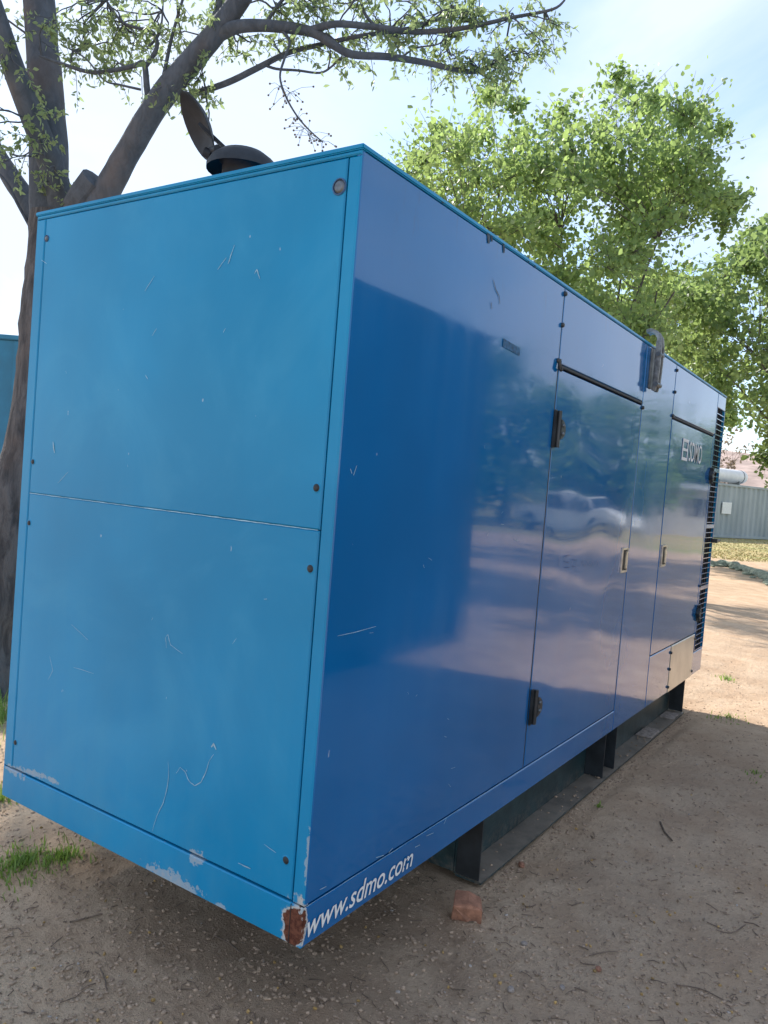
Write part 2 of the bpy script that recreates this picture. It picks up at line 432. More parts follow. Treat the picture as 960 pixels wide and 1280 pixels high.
# louvre field at the far end of the side
lo = link('louvre_frame', MB().box(4.489, 4.497, -.001, .02, .474, 2.280).box(GL - .014, GL - .003, -.001, .02, .474, 2.280).mesh('louvre_frame'), M['side'], gen)
MB().box(4.497, GL - .014, .016, .0195, .474, 2.280).build('louvre_mesh', M['dark'], gen)
NR = 47; step = (2.276 - .479) / NR; lb_ = MB().box(4.4975, GL - .0145, .001, .014, 0, .0055).mesh('louvre_slat'); lb_.materials.append(M['side'])
for i in range(NR):
    z = .479 + step * i
    if i in (12, 24, 35):
        MB().box(4.498, GL - .015, -.001, .015, z - .003, z + .026).build('louvre_bar', M['side'], gen, .001); continue
    o = link('louvre_slat', lb_, None, lo); o.location = (0, 0, z)
# narrow vertical ribs crossing the louvres
for xx in (4.565, 4.635, 4.70):
    MB().box(xx, xx + .004, .005, .016, .479, 2.276).build('louvre_rib', M['rubber'], lo)
MB().tube([(GL - .05, -.03, 1.30), (GL + .09, -.03, 1.30)], .012, 8).box(GL - .07, GL - .03, -.045, .0, 1.285, 1.315).build('fan_door_catch', M['blackmetal'], gen, .002)

# hinges
def hinge(x, z, flip=1, h=.13):
    o = MB().box(x - .028, x - .002, -.010, -.001, z - h / 2, z + h / 2).build('hinge', M['blackmetal'], gen, .003)
    MB().tube([(x + .0, -.016, z - h / 2 + .003), (x + .0, -.016, z + h / 2 - .003)], .009, 10).build('hinge_pin', M['blackmetal'], o)
    # half-round leaf with two slots
    pr = []
    for k in range(9):
        a = -math.pi / 2 + math.pi * k / 8; pr.append((x + .004 + flip * .052 * math.cos(a), z + .042 * math.sin(a)))
    v = [(a, -.026, b_) for a, b_ in pr] + [(a, -.001, b_) for a, b_ in pr]; n = 9
    MB().add(v, [tuple(range(n)), tuple(range(2 * n - 1, n - 1, -1))] + [(i, i + 1, n + i + 1, n + i) for i in range(n - 1)] + [(n - 1, 0, n, 2 * n - 1)]).build('hinge_leaf', M['blackmetal'], o, .002)
    for s_ in (-1, 1):
        MB().lathe([(0.0001, -.032), (.006, -.032), (.008, -.029), (.008, -.024)], (x + flip * .024, 0, z + s_ * .017), 'y', 10).build('screw', M['bolt'], o)
    return o
hinge(1.432, 1.818, h=.155); hinge(1.445, .668, h=.15)
hinge(4.462, 1.78, -1, .12); hinge(4.468, .77, -1, .12)

# recessed paddle latches
def latch(x, z, parent):
    w_, h_ = .052, .066
    fr_ = MB()
    for a in ((x - w_, x - w_ + .012, z - h_, z + h_), (x + w_ - .012, x + w_, z - h_, z + h_), (x - w_ + .012, x + w_ - .012, z - h_, z - h_ + .012), (x - w_ + .012, x + w_ - .012, z + h_ - .012, z + h_)):
        fr_.box(a[0], a[1], -.009, -.001, a[2], a[3])
    o = fr_.build('latch', M['chrome'], parent, .002)
    MB().box(x - w_ + .012, x + w_ - .012, -.0045, -.003, z - h_ + .012, z + h_ - .012).build('latch_recess', M['rubber'], o)
    MB().box(x + .002, x + w_ - .014, -.012, -.0046, z - h_ + .018, z + h_ - .018).build('paddle', M['chrome'], o, .004)
latch(2.535, 1.237, door1); latch(3.335, 1.232, door2)

# small seam bolts
def bolt(x, z, r=.010, m='blackmetal', parent=gen, y=-.001):
    MB().lathe([(.0001, -.010), (r * .7, -.010), (r, -.006), (r, .0)], (x, y, z), 'y', 12).build('bolt', M[m], parent)
for x, z in ((1.408, 2.36), (1.408, 2.235), (1.395, 2.09), (3.247, 2.35), (3.247, 2.22), (3.247, 2.08), (2.62, 2.05), (3.77, .57), (3.77, .46), (3.77, .34), (4.45, .34), (4.45, .58), (4.46, .97)):
    bolt(x, z)
MB().tube([(1.398, -.008, 2.095), (1.398, -.012, 2.06), (1.415, -.012, 2.055)], .008, 8).build('door_stop', M['blackmetal'], gen)

# lifting bracket: two curved cheek plates bolted to the centre panel, rising over the roof
lift = empty('lifting_bracket'); lift.parent = gen
def cheek(x):
    path = [(-.030, 2.150), (-.040, 2.20), (-.043, 2.30), (-.043, 2.38), (-.036, 2.435), (-.018, 2.462), (.010, 2.476), (.034, 2.468)]
    v = []; n = len(path)
    for i, (y, z) in enumerate(path):
        a = path[max(0, i - 1)]; c = path[min(n - 1, i + 1)]; dy, dz = c[0] - a[0], c[1] - a[1]; L_ = math.hypot(dy, dz); ny, nz = -dz / L_, dy / L_; t_ = .011
        for sx_ in (-.010, .010):
            for st_ in (-1, 1): v.append((x + sx_, y + ny * t_ * st_, z + nz * t_ * st_))
    f = [(0, 1, 3, 2), (4 * n - 4, 4 * n - 2, 4 * n - 1, 4 * n - 3)]
    for i in range(n - 1):
        a = 4 * i; f += [(a, a + 4, a + 5, a + 1), (a + 2, a + 3, a + 7, a + 6), (a, a + 2, a + 6, a + 4), (a + 1, a + 5, a + 7, a + 3)]
    MB().add(v, f).build('cheek_plate', M['galv'], lift, .003)
cheek(2.690); cheek(2.738)
MB().box(2.698, 2.730, -.030, -.018, 2.16, 2.42).build('web_plate', M['galv'], lift, .002)
MB().box(2.680, 2.748, -.008, -.001, 2.165, 2.38).build('back_plate', M['galv'], lift, .003)
for z in (2.185, 2.345):
    MB().tube([(2.672, -.043, z), (2.758, -.043, z)], .013, 12).build('bolt', M['bolt'], lift)
# ---- end face (x = 0)
def end_panel(name, y0, y1, z0, z1, xf=0.0, m='end', amp=.0015, seed=0, parent=gen):
    nu = max(3, int((y1 - y0) / .08)); nv = max(3, int((z1 - z0) / .08)); v = []; bv = .0035; mb = MB()
    for j in range(nv + 1):
        for i in range(nu + 1):
            a = i / nu; c = j / nv; y = y0 + bv + (y1 - y0 - 2 * bv) * a; z = z0 + bv + (z1 - z0 - 2 * bv) * c
            e = min(1, min(a, 1 - a, c, 1 - c) * 5)
            v.append((xf - amp * e * noise.noise(Vector((seed, y * 1.6, z * 1.6))), y, z))
    mb.add(v, [(j * (nu + 1) + i, (j + 1) * (nu + 1) + i, (j + 1) * (nu + 1) + i + 1, j * (nu + 1) + i + 1) for j in range(nv) for i in range(nu)], True)
    loop = [i for i in range(nu + 1)] + [j * (nu + 1) + nu for j in range(1, nv + 1)] + [nv * (nu + 1) + i for i in range(nu - 1, -1, -1)] + [j * (nu + 1) for j in range(nv - 1, 0, -1)]
    L1 = []; L2 = []
    for q in loop:
        x, y, z = v[q]; i = q % (nu + 1); j = q // (nu + 1)
        Y = y + (-bv if i == 0 else bv if i == nu else 0); Z = z + (-bv if j == 0 else bv if j == nv else 0)
        L1.append((xf + bv, Y, Z)); L2.append((xf + .019, Y, Z))
    n = len(loop)
    mb.add([v[q] for q in loop] + L1 + L2, [(i, (i + 1) % n, n + (i + 1) % n, n + i) for i in range(n)] + [(n + i, n + (i + 1) % n, 2 * n + (i + 1) % n, 2 * n + i) for i in range(n)])
    return link(name, mb.mesh(name), M[m], parent)
up_ = end_panel('upper_panel', .046, 1.363, 1.4095, 2.372, seed=1.5)
lo_ = end_panel('lower_panel', .046, 1.363, .417, 1.407, seed=4.5)
end_panel('bottom_rail', .003, 1.417, .301, .411, xf=-.002, amp=.0006, seed=6)
end_panel('corner_post', .0025, .042, .414, 2.372, amp=.0002, seed=7)
end_panel('corner_post', 1.367, 1.4175, .414, 2.372, amp=.0002, seed=8)
end_panel('top_rail', .0025, 1.4175, 2.374, 2.386, xf=-.001, amp=0, seed=9)
# hairline gap of the vertical corner seam between bottom-rail ends
MB().box(-.0032, .0, .0415, .0435, .302, .410).build('rail_seam', M['rubber'], gen)
for y, z, r, m in ((.066, 2.300, .019, 'bolt'), (1.352, 2.302, .010, 'bolt'), (1.352, 1.520, .009, 'rubber'), (1.352, 1.303, .009, 'rubber'), (.066, 1.519, .0105, 'rubber'), (.066, 1.305, .0105, 'rubber'), (1.352, .512, .009, 'rubber'), (.073, .517, .0105, 'rubber')):
    o = MB().lathe([(.0001, -.0045), (r * .55, -.0045), (r * .75, -.0035), (r * .78, -.001), (r, -.001), (r, .002)], (0, y, z), 'x', 16).build('bolt', M[m], up_ if z > 1.41 else lo_)
    if m == 'bolt':
        MB().lathe([(r, .0), (r, -.003), (r * 1.15, -.003), (r * 1.2, .0)], (0, y, z), 'x', 16).build('washer', M['bluebolt'], o)
    else:
        MB().lathe([(r, -.001), (r * 1.2, -.0015), (r * 1.35, .0)], (0, y, z), 'x', 16).build('bolt_rim', M['end'], o)

# scratched marks on the end
FY = lambda u, v: None
def hitx0(u, v, x=-.002):
    d = CR @ Vector(((u - 480) / FPX, -(v - 640) / FPX, -1)); t = (x - CAM.x) / d.x; return CAM + d * t
def hity0(u, v, y=-.0025):
    d = CR @ Vector(((u - 480) / FPX, -(v - 640) / FPX, -1)); t = (y - CAM.y) / d.y; return CAM + d * t
random.seed(11)
sc = MB()
def scr(pts, wd):
    # subdivide and jitter a pencil-thin chalk line
    P_ = [hitx0(*p) for p in pts]; Q = []
    for a, b_ in zip(P_[:-1], P_[1:]):
        for k in range(4): Q.append(a.lerp(b_, k / 4) + Vector((0, random.uniform(-1, 1), random.uniform(-1, 1))) * .0007)
    Q.append(P_[-1]); n = len(Q)
    sc.ribbon(Q, [wd * (.35 + .65 * math.sin(math.pi * (k + .3) / n)) * random.uniform(.6, 1.2) for k in range(n)], (-1, 0, 0))
scr([(210, 952), (211, 965), (209, 985), (204, 1003), (196, 1020), (190, 1040)], .0022)
scr([(220, 967), (225, 959), (231, 964), (236, 976), (243, 982), (251, 978), (257, 966), (262, 950), (267, 943)], .0026)
scr([(264, 934), (267, 930), (270, 937)], .006)
scr([(207, 797), (210, 793), (213, 806), (228, 817)], .0018)
scr([(207, 797), (208, 810)], .0018)
scr([(293, 306), (287, 324), (285, 330)], .003); scr([(283, 322), (272, 337)], .0022)
scr([(318, 342), (321, 337), (325, 349)], .0025); scr([(193, 345), (181, 364)], .0015)
scr([(196, 410), (190, 420)], .0016); scr([(282, 410), (279, 416)], .002)
scr([(298, 1079), (313, 1086)], .003); scr([(330, 1055), (345, 1066)], .0015)
scr([(66, 552), (68, 566)], .005); scr([(85, 590), (72, 604)], .0015)
scr([(89, 780), (110, 800)], .0015); scr([(62, 820), (66, 838), (60, 850)], .0018); scr([(92, 834), (117, 842)], .0015)
for _ in range(8):
    u = random.uniform(25, 340); v_ = random.uniform(300, 1090)
    p = hitx0(u, v_)
    if p.z < .43 or p.y < .06 or p.y > 1.35 or 1.40 < p.z < 1.42: continue
    a = random.uniform(0, 6.3); L_ = random.choice((2, 3, 4, 8, 14)); scr([(u, v_), (u + math.cos(a) * L_ * .5, v_ + math.sin(a) * L_)], random.uniform(.0008, .0022))
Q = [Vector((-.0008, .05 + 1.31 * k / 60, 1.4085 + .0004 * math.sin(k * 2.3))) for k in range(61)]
sc.ribbon(Q, [.0028 * random.uniform(.5, 1.2) for _ in Q], (-1, 0, 0))  # highlight on the middle seam's lip, painted as a pale ribbon
sc.build('scratches_and_seam_line', M['scratch_seam'], gen, kind='stuff')
# nicks and drips on the glossy side
sc = MB()
def scs(pts, wd, m=None):
    Q = [hity0(*p) for p in pts]; n = len(Q); sc.ribbon(Q, [wd * (.4 + .6 * math.sin(math.pi * (k + .5) / n)) for k in range(n)], (0, -1, 0))
scs([(442, 594), (446, 582)], .002); scs([(438, 586), (440, 592)], .002)
scs([(422, 795), (445, 790), (470, 783)], .0015)
for _ in range(14):
    u = random.uniform(450, 650); v_ = random.uniform(520, 1000); a = random.uniform(0, 6.3); L_ = random.uniform(2, 6)
    p = hity0(u, v_)
    if p.z > .44 and .03 < p.x < 1.38: scs([(u, v_), (u + math.cos(a) * L_, v_ + math.sin(a) * L_)], random.uniform(.0008, .0016))
for u, v_, du, dv in ((400, 1112, 8, -4), (470, 1072, 10, -3), (555, 1030, 3, -7), (395, 1158, 3, -8), (533, 1045, 9, -4), (519, 1059, 6, -3), (486, 1066, 5, -6)):
    scs([(u, v_), (u + du, v_ + dv)], .0022)
# thin pale line along the rail seam
Q = [Vector((.01 + 2.58 * k / 60, -.0012, .4135 + .0006 * math.sin(k * 1.7))) for k in range(61)]
sc.ribbon(Q, [.0016 * random.uniform(.3, 1.3) for _ in Q], (0, -1, 0))
sc.build('scratches_and_seam_line', M['scratch_seam'], gen, kind='stuff')
# dark drips under the roof edge, glue strip
sc = MB()
for u, v_, L_, wd in ((610, 288, 16, .02), (614, 292, 10, .012), (629, 302, 14, .014), (660, 320, 8, .014), (668, 326, 9, .012), (553, 248, 6, .02)):
    scs([(u, v_), (u + 1, v_ + L_ * .5), (u + 1, v_ + L_)], wd)
scs([(617, 350), (620, 362), (624, 370), (625, 380)], .004); scs([(614, 378), (615, 386)], .004)
sc.build('grime_runs', simple('dark_grime', (.05, .075, .10), .8, var=.4, scale=60), gen, kind='stuff')
sc = MB(); a, b_ = hity0(629, 428), hity0(650, 440)
sc.ribbon([a, b_], .028, (0, -1, 0)); sc.build('tape_residue', simple('tape_residue', (.03, .11, .22), .7, var=.5, scale=70), gen)

# ---- lettering
def text_mesh(body, name, m, parent, origin, ux, uz, size, shear=0.0, sx=1.0, th=.0006, edit=None, off=0.0):
    cu = bpy.data.curves.new(name, 'FONT'); cu.body = body; cu.size = 1.0; cu.extrude = 0.0; cu.resolution_u = 3; cu.offset = off
    t = bpy.data.objects.new(name, cu); COL.objects.link(t)
    bpy.context.view_layer.update()
    me = bpy.data.meshes.new_from_object(t.evaluated_get(bpy.context.evaluated_depsgraph_get()))
    bpy.data.objects.remove(t); bpy.data.curves.remove(cu)
    ux = Vector(ux); uz = Vector(uz); o = Vector(origin); nn = ux.cross(uz).normalized()
    for v in me.vertices:
        x, y = v.co.x * sx + v.co.y * shear, v.co.y
        v.co = o + ux * x * size + uz * y * size + nn * th
    me.materials.clear(); me.materials.append(m)
    ob = bpy.data.objects.new(name, me); COL.objects.link(ob); ob.parent = parent
    return ob
tw = text_mesh('www.sdmo.com', 'web_address', M['white'], gen, (.008, -.0022, .326), (1, 0, 0), (0, 0, 1), .088, .22, .93, off=.008)
# measure and fit to the width it has on the rail
xsv = [v.co.x for v in tw.data.vertices]; x0_, x1_ = min(xsv), max(xsv); TW = .535
for v in tw.data.vertices: v.co.x = .016 + (v.co.x - x0_) * TW / (x1_ - x0_)
# worn patches in the last letter
wm = MB(); 
for px_, pz_, s_ in ((.505, .362, .006), (.515, .343, .008), (.498, .337, .006), (.527, .350, .005)):
    wm.box(px_, px_ + s_ * 1.6, -.0036, -.0026, pz_, pz_ + s_)
wm.build('lettering_wear', M['side'], gen)
lg = empty('maker_logo'); lg.parent = gen
lx, lz = 3.555, 1.835
lb = MB()
def rc(x0, x1, z0, z1): lb.box(x0, x1, -.0042, -.0030, z0, z1)
LW, LH = .15, .138
rc(lx, lx + .022, lz, lz + LH); rc(lx + .022, lx + LW, lz + LH - .020, lz + LH); rc(lx + .022, lx + LW, lz, lz + .020); rc(lx + .022, lx + LW, lz + LH * .44, lz + LH * .56)
rc(lx + LW - .02, lx + LW, lz + LH * .56, lz + LH - .02); rc(lx + LW - .02, lx + LW, lz + .02, lz + LH * .44)
lb.build('emblem', M['white'], lg)
ts = text_mesh('SDMO', 'lettering', M['white'], lg, (0, -.0036, lz), (1, 0, 0), (0, 0, 1), .20, 0, .62, off=.004)
xsv = [v.co.x for v in ts.data.vertices]; zsv = [v.co.z for v in ts.data.vertices]; a, b_ = min(xsv), max(xsv); c, d = min(zsv), max(zsv)
for v in ts.data.vertices: v.co.x = lx + LW + .035 + (v.co.x - a) * .37 / (b_ - a); v.co.z = lz + .005 + (v.co.z - c) * (LH - .01) / (d - c)
# faint grey pencil numbers
pc = MB()
def pen(pts):
    Q = [hity0(u, v, -.0045) for u, v in pts]; pc.ribbon(Q, .0022, (0, -1, 0))
pen([(699, 695), (699, 708)]); pen([(712, 694), (706, 696), (706, 702), (711, 703), (712, 709), (706, 710)]); pen([(716, 700), (721, 700), (721, 708), (716, 708), (716, 700)])
for k in range(4): pen([(726 + k * 6, 708), (729 + k * 6, 701), (731 + k * 6, 708)])
pc.build('pencilled_note', simple('pencil_grey', (.05, .10, .22), .8), gen, kind='stuff')

# ---- rear, far and under sides
MB().box(.004, GL - .004, GW - .001, GW + .002, ZB + .002, 2.384).build('back_panel', M['end'], gen)
MB().box(GL - .02, GL, .004, GW - .004, ZB + .002, 2.384).build('far_panel', M['end'], gen)
MB().box(.021, GL - .021, .021, GW - .021, ZB + .001, ZB + .011).build('floor_plate', M['skid'], gen)

# ---- skid: outward channel beams
SX0, SX1 = 1.165, 4.50
for s_, yo in ((1, .032), (-1, GW - .032)):
    yi = yo + s_ * .115
    y0, y1 = sorted((yi, yi + s_ * .008))
    web = MB().box(SX0, SX1, y0, y1, .012, ZB).build('skid_beam', M['skid'], gen, .001)
    y0, y1 = sorted((yo, yi))
    MB().box(SX0, SX1, y0, y1, .004, .014).build('beam_flange', M['skid'], web, .001)
    for xx, w_ in ((SX0 + .001, .006), (2.66, .007), (2.86, .007), (SX1 - .008, .007)):
        y0, y1 = sorted((yo + s_ * .012, yi - s_ * .001))
        MB().box(xx, xx + w_, y0, y1, .016, ZB - .002).build('gusset', M['blackmetal'], web)
for xx in (SX0, 2.1, 3.1, SX1 - .012):
    MB().box(xx - .004 if xx == SX0 else xx, xx + .008, .156, GW - .156, .02, ZB - .002).build('cross_member', M['skid'], gen)
MB().box(3.62, 3.86, .037, .14, .0145, .022).box(4.2, 4.4, .037, .14, .0145, .020).build('dirt_cake', M['stone'], gen, .003, kind='stuff')
MB().lathe([(.0001, -.006), (.018, -.006), (.02, 0)], (SX0 - .004, .30, .16), 'x', 14).build('bolt', M['bolt'], gen)

# ---- exhaust outlet with its rain cap standing open
ex = empty('exhaust_outlet'); ex.parent = gen
eb = at(303, 212, 3.05); ebase = Vector((eb.x, eb.y, eb.z - .145))
MB().lathe([(.085, ZT - ebase.z - .01), (.085, -.01), (.085, .03), (.10, .04), (.10, .055), (.078, .06), (.078, .165), (.092, .17), (.092, .185), (.07, .185), (.07, .05)], ebase, 'z', 24).build('exhaust_pipe', simple('sooty_steel', (.022, .028, .036), .6, .3, scale=20), ex)

# ---------------------------------------------------------------- foliage
def leaves(name, pts, size, m, parent=None, seed=0, aspect=.55, droop=.5, jitter=.35, kind=None, fold=.25, sizes=None):
    """pts: (n,3) leaf bases. each leaf = 6 verts, 4 tris, folded along the midrib"""
    rng = np.random.default_rng(seed); P_ = np.asarray(pts, float); n = len(P_)
    d = rng.normal(size=(n, 3)); d[:, 2] -= droop; d /= np.linalg.norm(d, axis=1)[:, None]
    r = rng.normal(size=(n, 3)); x = np.cross(d, r); x /= np.linalg.norm(x, axis=1)[:, None]; nn = np.cross(x, d)
    s = size * (1 + jitter * rng.normal(size=n)).clip(.4, 1.8); s = s[:, None]
    if sizes is not None: s = s * np.asarray(sizes)[:, None]
    w_ = s * aspect * .5; f = s * fold * aspect * .5
    V = np.stack([P_, P_ + d * s * .35 + x * w_ + nn * f, P_ + d * s * .7 + x * w_ * .7 + nn * f * .6, P_ + d * s, P_ + d * s * .7 - x * w_ * .7 + nn * f * .6, P_ + d * s * .35 - x * w_ + nn * f], 1).reshape(-1, 3)
    i = np.arange(n)[:, None] * 6
    Q = np.concatenate([i + np.array([[0, 1, 2, 3]]), i + np.array([[0, 3, 4, 5]])], 1).reshape(-1)
    me = bpy.data.meshes.new(name); me.vertices.add(n * 6); me.vertices.foreach_set('co', V.reshape(-1))
    me.loops.add(n * 8); me.loops.foreach_set('vertex_index', Q.astype(np.int32)); me.polygons.add(n * 2)
    me.polygons.foreach_set('loop_start', np.arange(0, n * 8, 4, dtype=np.int32)); me.polygons.foreach_set('loop_total', np.full(n * 2, 4, np.int32))
    me.update(calc_edges=True); me.validate()
    at_ = me.attributes.new('tone', 'FLOAT', 'POINT'); tone = np.repeat(rng.random(n), 6); at_.data.foreach_set('value', tone)
    return link(name, me, m, parent, kind=kind)

def curve_pts(pts, n=5, wob=0.0, seed=0):
    """smooth polyline through pts (Catmull-Rom)"""
    P_ = [Vector(p) for p in pts]; Q = []
    rnd = random.Random(seed)
    for i in range(len(P_) - 1):
        a = P_[max(i - 1, 0)]; b_ = P_[i]; c = P_[i + 1]; d = P_[min(i + 2, len(P_) - 1)]
        for k in range(n):
            t = k / n
            q = .5 * ((2 * b_) + (c - a) * t + (2 * a - 5 * b_ + 4 * c - d) * t * t + (3 * b_ - a - 3 * c + d) * t ** 3)
            if wob and (i or k): q = q + Vector((rnd.uniform(-1, 1), rnd.uniform(-1, 1), rnd.uniform(-1, 1))) * wob
            Q.append(q)
    Q.append(P_[-1]); return Q

def limb(mb, pts, r0, r1, n=5, sides=10, knob=.12, wob=0.0):
    Q = curve_pts(pts, n, wob, int(abs(r0) * 9999)); m = len(Q)
    mb.tube(Q, [r0 + (r1 - r0) * i / (m - 1) for i in range(m)], sides, True, True, knob); return Q

# ---- the near tree behind the generator
random.seed(21)
D = 5.0
px2m = D / FPX
nt_root = at(-28, 905, D); nt_root.z = 0
tree = empty('tree', nt_root, label='tall near tree with rough trunk behind the left corner of the blue generator', cat='tree')
def into(par, mb, name, m, **k):
    off = Vector(par.location); mb.v = [tuple(Vector(p) - off) for p in mb.v]; return mb.build(name, m, par, **k)
mb = MB()
base_pts = [nt_root + Vector((-.03, .0, -.12)), nt_root + Vector((0, 0, .12)), at(-14, 780, D), at(8, 690, D), at(30, 600, D), at(50, 500, D), at(60, 410, D), at(66, 330, D), at(70, 270, D)]
Q = curve_pts(base_pts, 6); m_ = len(Q)
rad = [.30 - .12 * min(1, i / (m_ * .22)) - .03 * (i / m_) for i in range(m_)]
mb.tube(Q, rad, 22, True, True, .16)
into(tree, mb, 'trunk', M['bark'])
def lm(name, pts, r0, r1, dd=None, sides=12, m='limb', n=5, knob=.10):
    mb = MB(); W = [at(u, v, d) for (u, v, d) in pts]; Q = limb(mb, W, r0, r1, n, sides, knob); into(tree, mb, name, M[m]); return Q
B = {}
B['A'] = lm('limb', [(66, 330, 5.0), (64, 270, 5.0), (60, 180, 5.02), (56, 100, 5.05), (50, 20, 5.1), (44, -80, 5.2), (50, -220, 5.3)], .135, .085)
B['B'] = lm('limb', [(76, 300, 4.98), (74, 238, 4.9), (48, 165, 4.8), (22, 100, 4.72), (2, 40, 4.65), (-25, -40, 4.6), (-60, -160, 4.6)], .085, .05)
B['C'] = lm('limb', [(66, 310, 5.05), (40, 262, 5.2), (14, 222, 5.3), (-12, 180, 5.4), (-60, 110, 5.5), (-120, 40, 5.6)], .075, .05)
B['E'] = lm('limb', [(70, 330, 4.95), (105, 285, 4.8), (135, 236, 4.7), (163, 186, 4.6), (190, 140, 4.5), (213, 108, 4.45), (242, 74, 4.4), (275, 34, 4.35), (303, -5, 4.3), (335, -60, 4.25), (380, -140, 4.2)], .085, .045)
B['E2'] = lm('limb', [(262, 50, 4.4), (272, 20, 4.4), (279, -20, 4.4), (284, -80, 4.4)], .036, .02)
B['F'] = lm('limb', [(276, 42, 4.35), (300, 33, 4.3), (345, 33, 4.3), (390, 40, 4.3), (415, 55, 4.3), (440, 68, 4.3), (485, 71, 4.3), (530, 78, 4.35), (590, 90, 4.4), (620, 80, 4.4)], .038, .010, sides=8)
B['F2'] = lm('limb', [(388, 38, 4.3), (420, 30, 4.25), (470, 34, 4.25), (520, 40, 4.3), (580, 35, 4.3), (640, 22, 4.3), (690, 12, 4.3), (706, 0, 4.3)], .022, .006, sides=8)
B['G'] = lm('limb', [(222, 124, 4.5), (250, 115, 4.5), (285, 103, 4.45), (320, 86, 4.4), (360, 66, 4.4), (400, 56, 4.4), (450, 45, 4.4), (510, 36, 4.4), (560, 20, 4.4)], .020, .010, sides=8)
B['J'] = lm('twig', [(200, 118, 4.5), (208, 78, 4.5), (216, 42, 4.5), (230, -6, 4.5)], .012, .008, sides=6)
B['H'] = lm('twig', [(352, 38, 4.3), (362, 52, 4.28), (356, 72, 4.25), (350, 96, 4.22), (358, 122, 4.22), (372, 146, 4.22), (388, 164, 4.22), (404, 178, 4.22)], .009, .003, sides=6)
B['H2'] = lm('twig', [(328, 80, 4.4), (345, 86, 4.4), (372, 88, 4.4), (400, 91, 4.4), (416, 82, 4.4), (428, 70, 4.35)], .008, .005, sides=6)
B['H3'] = lm('twig', [(410, 86, 4.4), (413, 70, 4.4), (412, 58, 4.4)], .005, .004, sides=5)
B['K'] = lm('twig', [(188, 140, 4.5), (184, 112, 4.5), (180, 80, 4.5), (168, 82, 4.5), (140, 88, 4.5), (112, 90, 4.55), (78, 80, 4.6), (50, 70, 4.7)], .020, .008, sides=7)
B['K2'] = lm('twig', [(180, 86, 4.5), (196, 60, 4.5), (190, 40, 4.5), (168, 34, 4.5), (150, 25, 4.5), (130, -4, 4.5)], .014, .006, sides=7)
B['K3'] = lm('twig', [(184, 60, 4.5), (200, 40, 4.5), (204, 0, 4.5)], .008, .005, sides=6)
B['K4'] = lm('twig', [(176, 112, 4.5), (150, 106, 4.5), (130, 100, 4.5), (108, 74, 4.5), (85, 60, 4.6)], .007, .004, sides=6)
B['M'] = lm('twig', [(40, 288, 5.1), (22, 255, 5.1), (8, 228, 5.1), (-14, 205, 5.1)], .012, .008, sides=6)
B['M2'] = lm('twig', [(12, 192, 5.2), (28, 195, 5.2), (42, 186, 5.2)], .006, .004, sides=6)
B['M3'] = lm('twig', [(60, 60, 5.0), (30, 40, 5.0), (0, 18, 5.0)], .008, .006, sides=6)
B['F3'] = lm('twig', [(330, 34, 4.3), (345, 10, 4.3), (370, -20, 4.3)], .012, .008, sides=6)
B['F4'] = lm('twig', [(470, 34, 4.25), (455, 15, 4.25), (448, -15, 4.25)], .010, .007, sides=6)
B['F5'] = lm('twig', [(500, 73, 4.33), (520, 60, 4.33), (548, 55, 4.33), (560, 42, 4.33)], .006, .003, sides=5)
# sawn stub beside the fork
mb = MB(); mb.tube([at(92, 262, 4.8), at(104, 246, 4.75), at(120, 226, 4.7)], [.075, .085, .088], 12, True, False, .05); into(tree, mb, 'sawn_stub', M['limb'])
# twigs and compound leaf sprays
rn = random.Random(5)
tw = MB(); LP = []; LS = []
clusters = [(115, 30, 40, 34), (150, 60, 38, 34), (190, 30, 40, 22), (110, 62, 28, 18), (160, 92, 26, 16), (212, 96, 26, 16), (238, 40, 30, 14), (20, 60, 26, 14), (15, 150, 30, 20), (30, 175, 22, 14), (8, 200, 20, 10), (225, 15, 25, 14), (55, 215, 16, 5),
            (330, 15, 36, 22), (370, 22, 34, 18), (400, 12, 40, 26), (440, 10, 38, 26), (480, 20, 38, 24), (500, 55, 26, 16), (530, 25, 34, 28), (560, 60, 36, 34), (595, 75, 34, 34), (620, 88, 22, 16), (640, 45, 30, 20), (600, 30, 34, 24), (570, 15, 30, 20), (655, 70, 20, 14), (675, 22, 22, 12), (345, 62, 22, 6), (425, 62, 24, 9), (455, 55, 24, 10), (278, 15, 20, 8), (300, 55, 18, 4), (250, 105, 20, 7), (60, 20, 20, 6), (250, 130, 12, 3)]
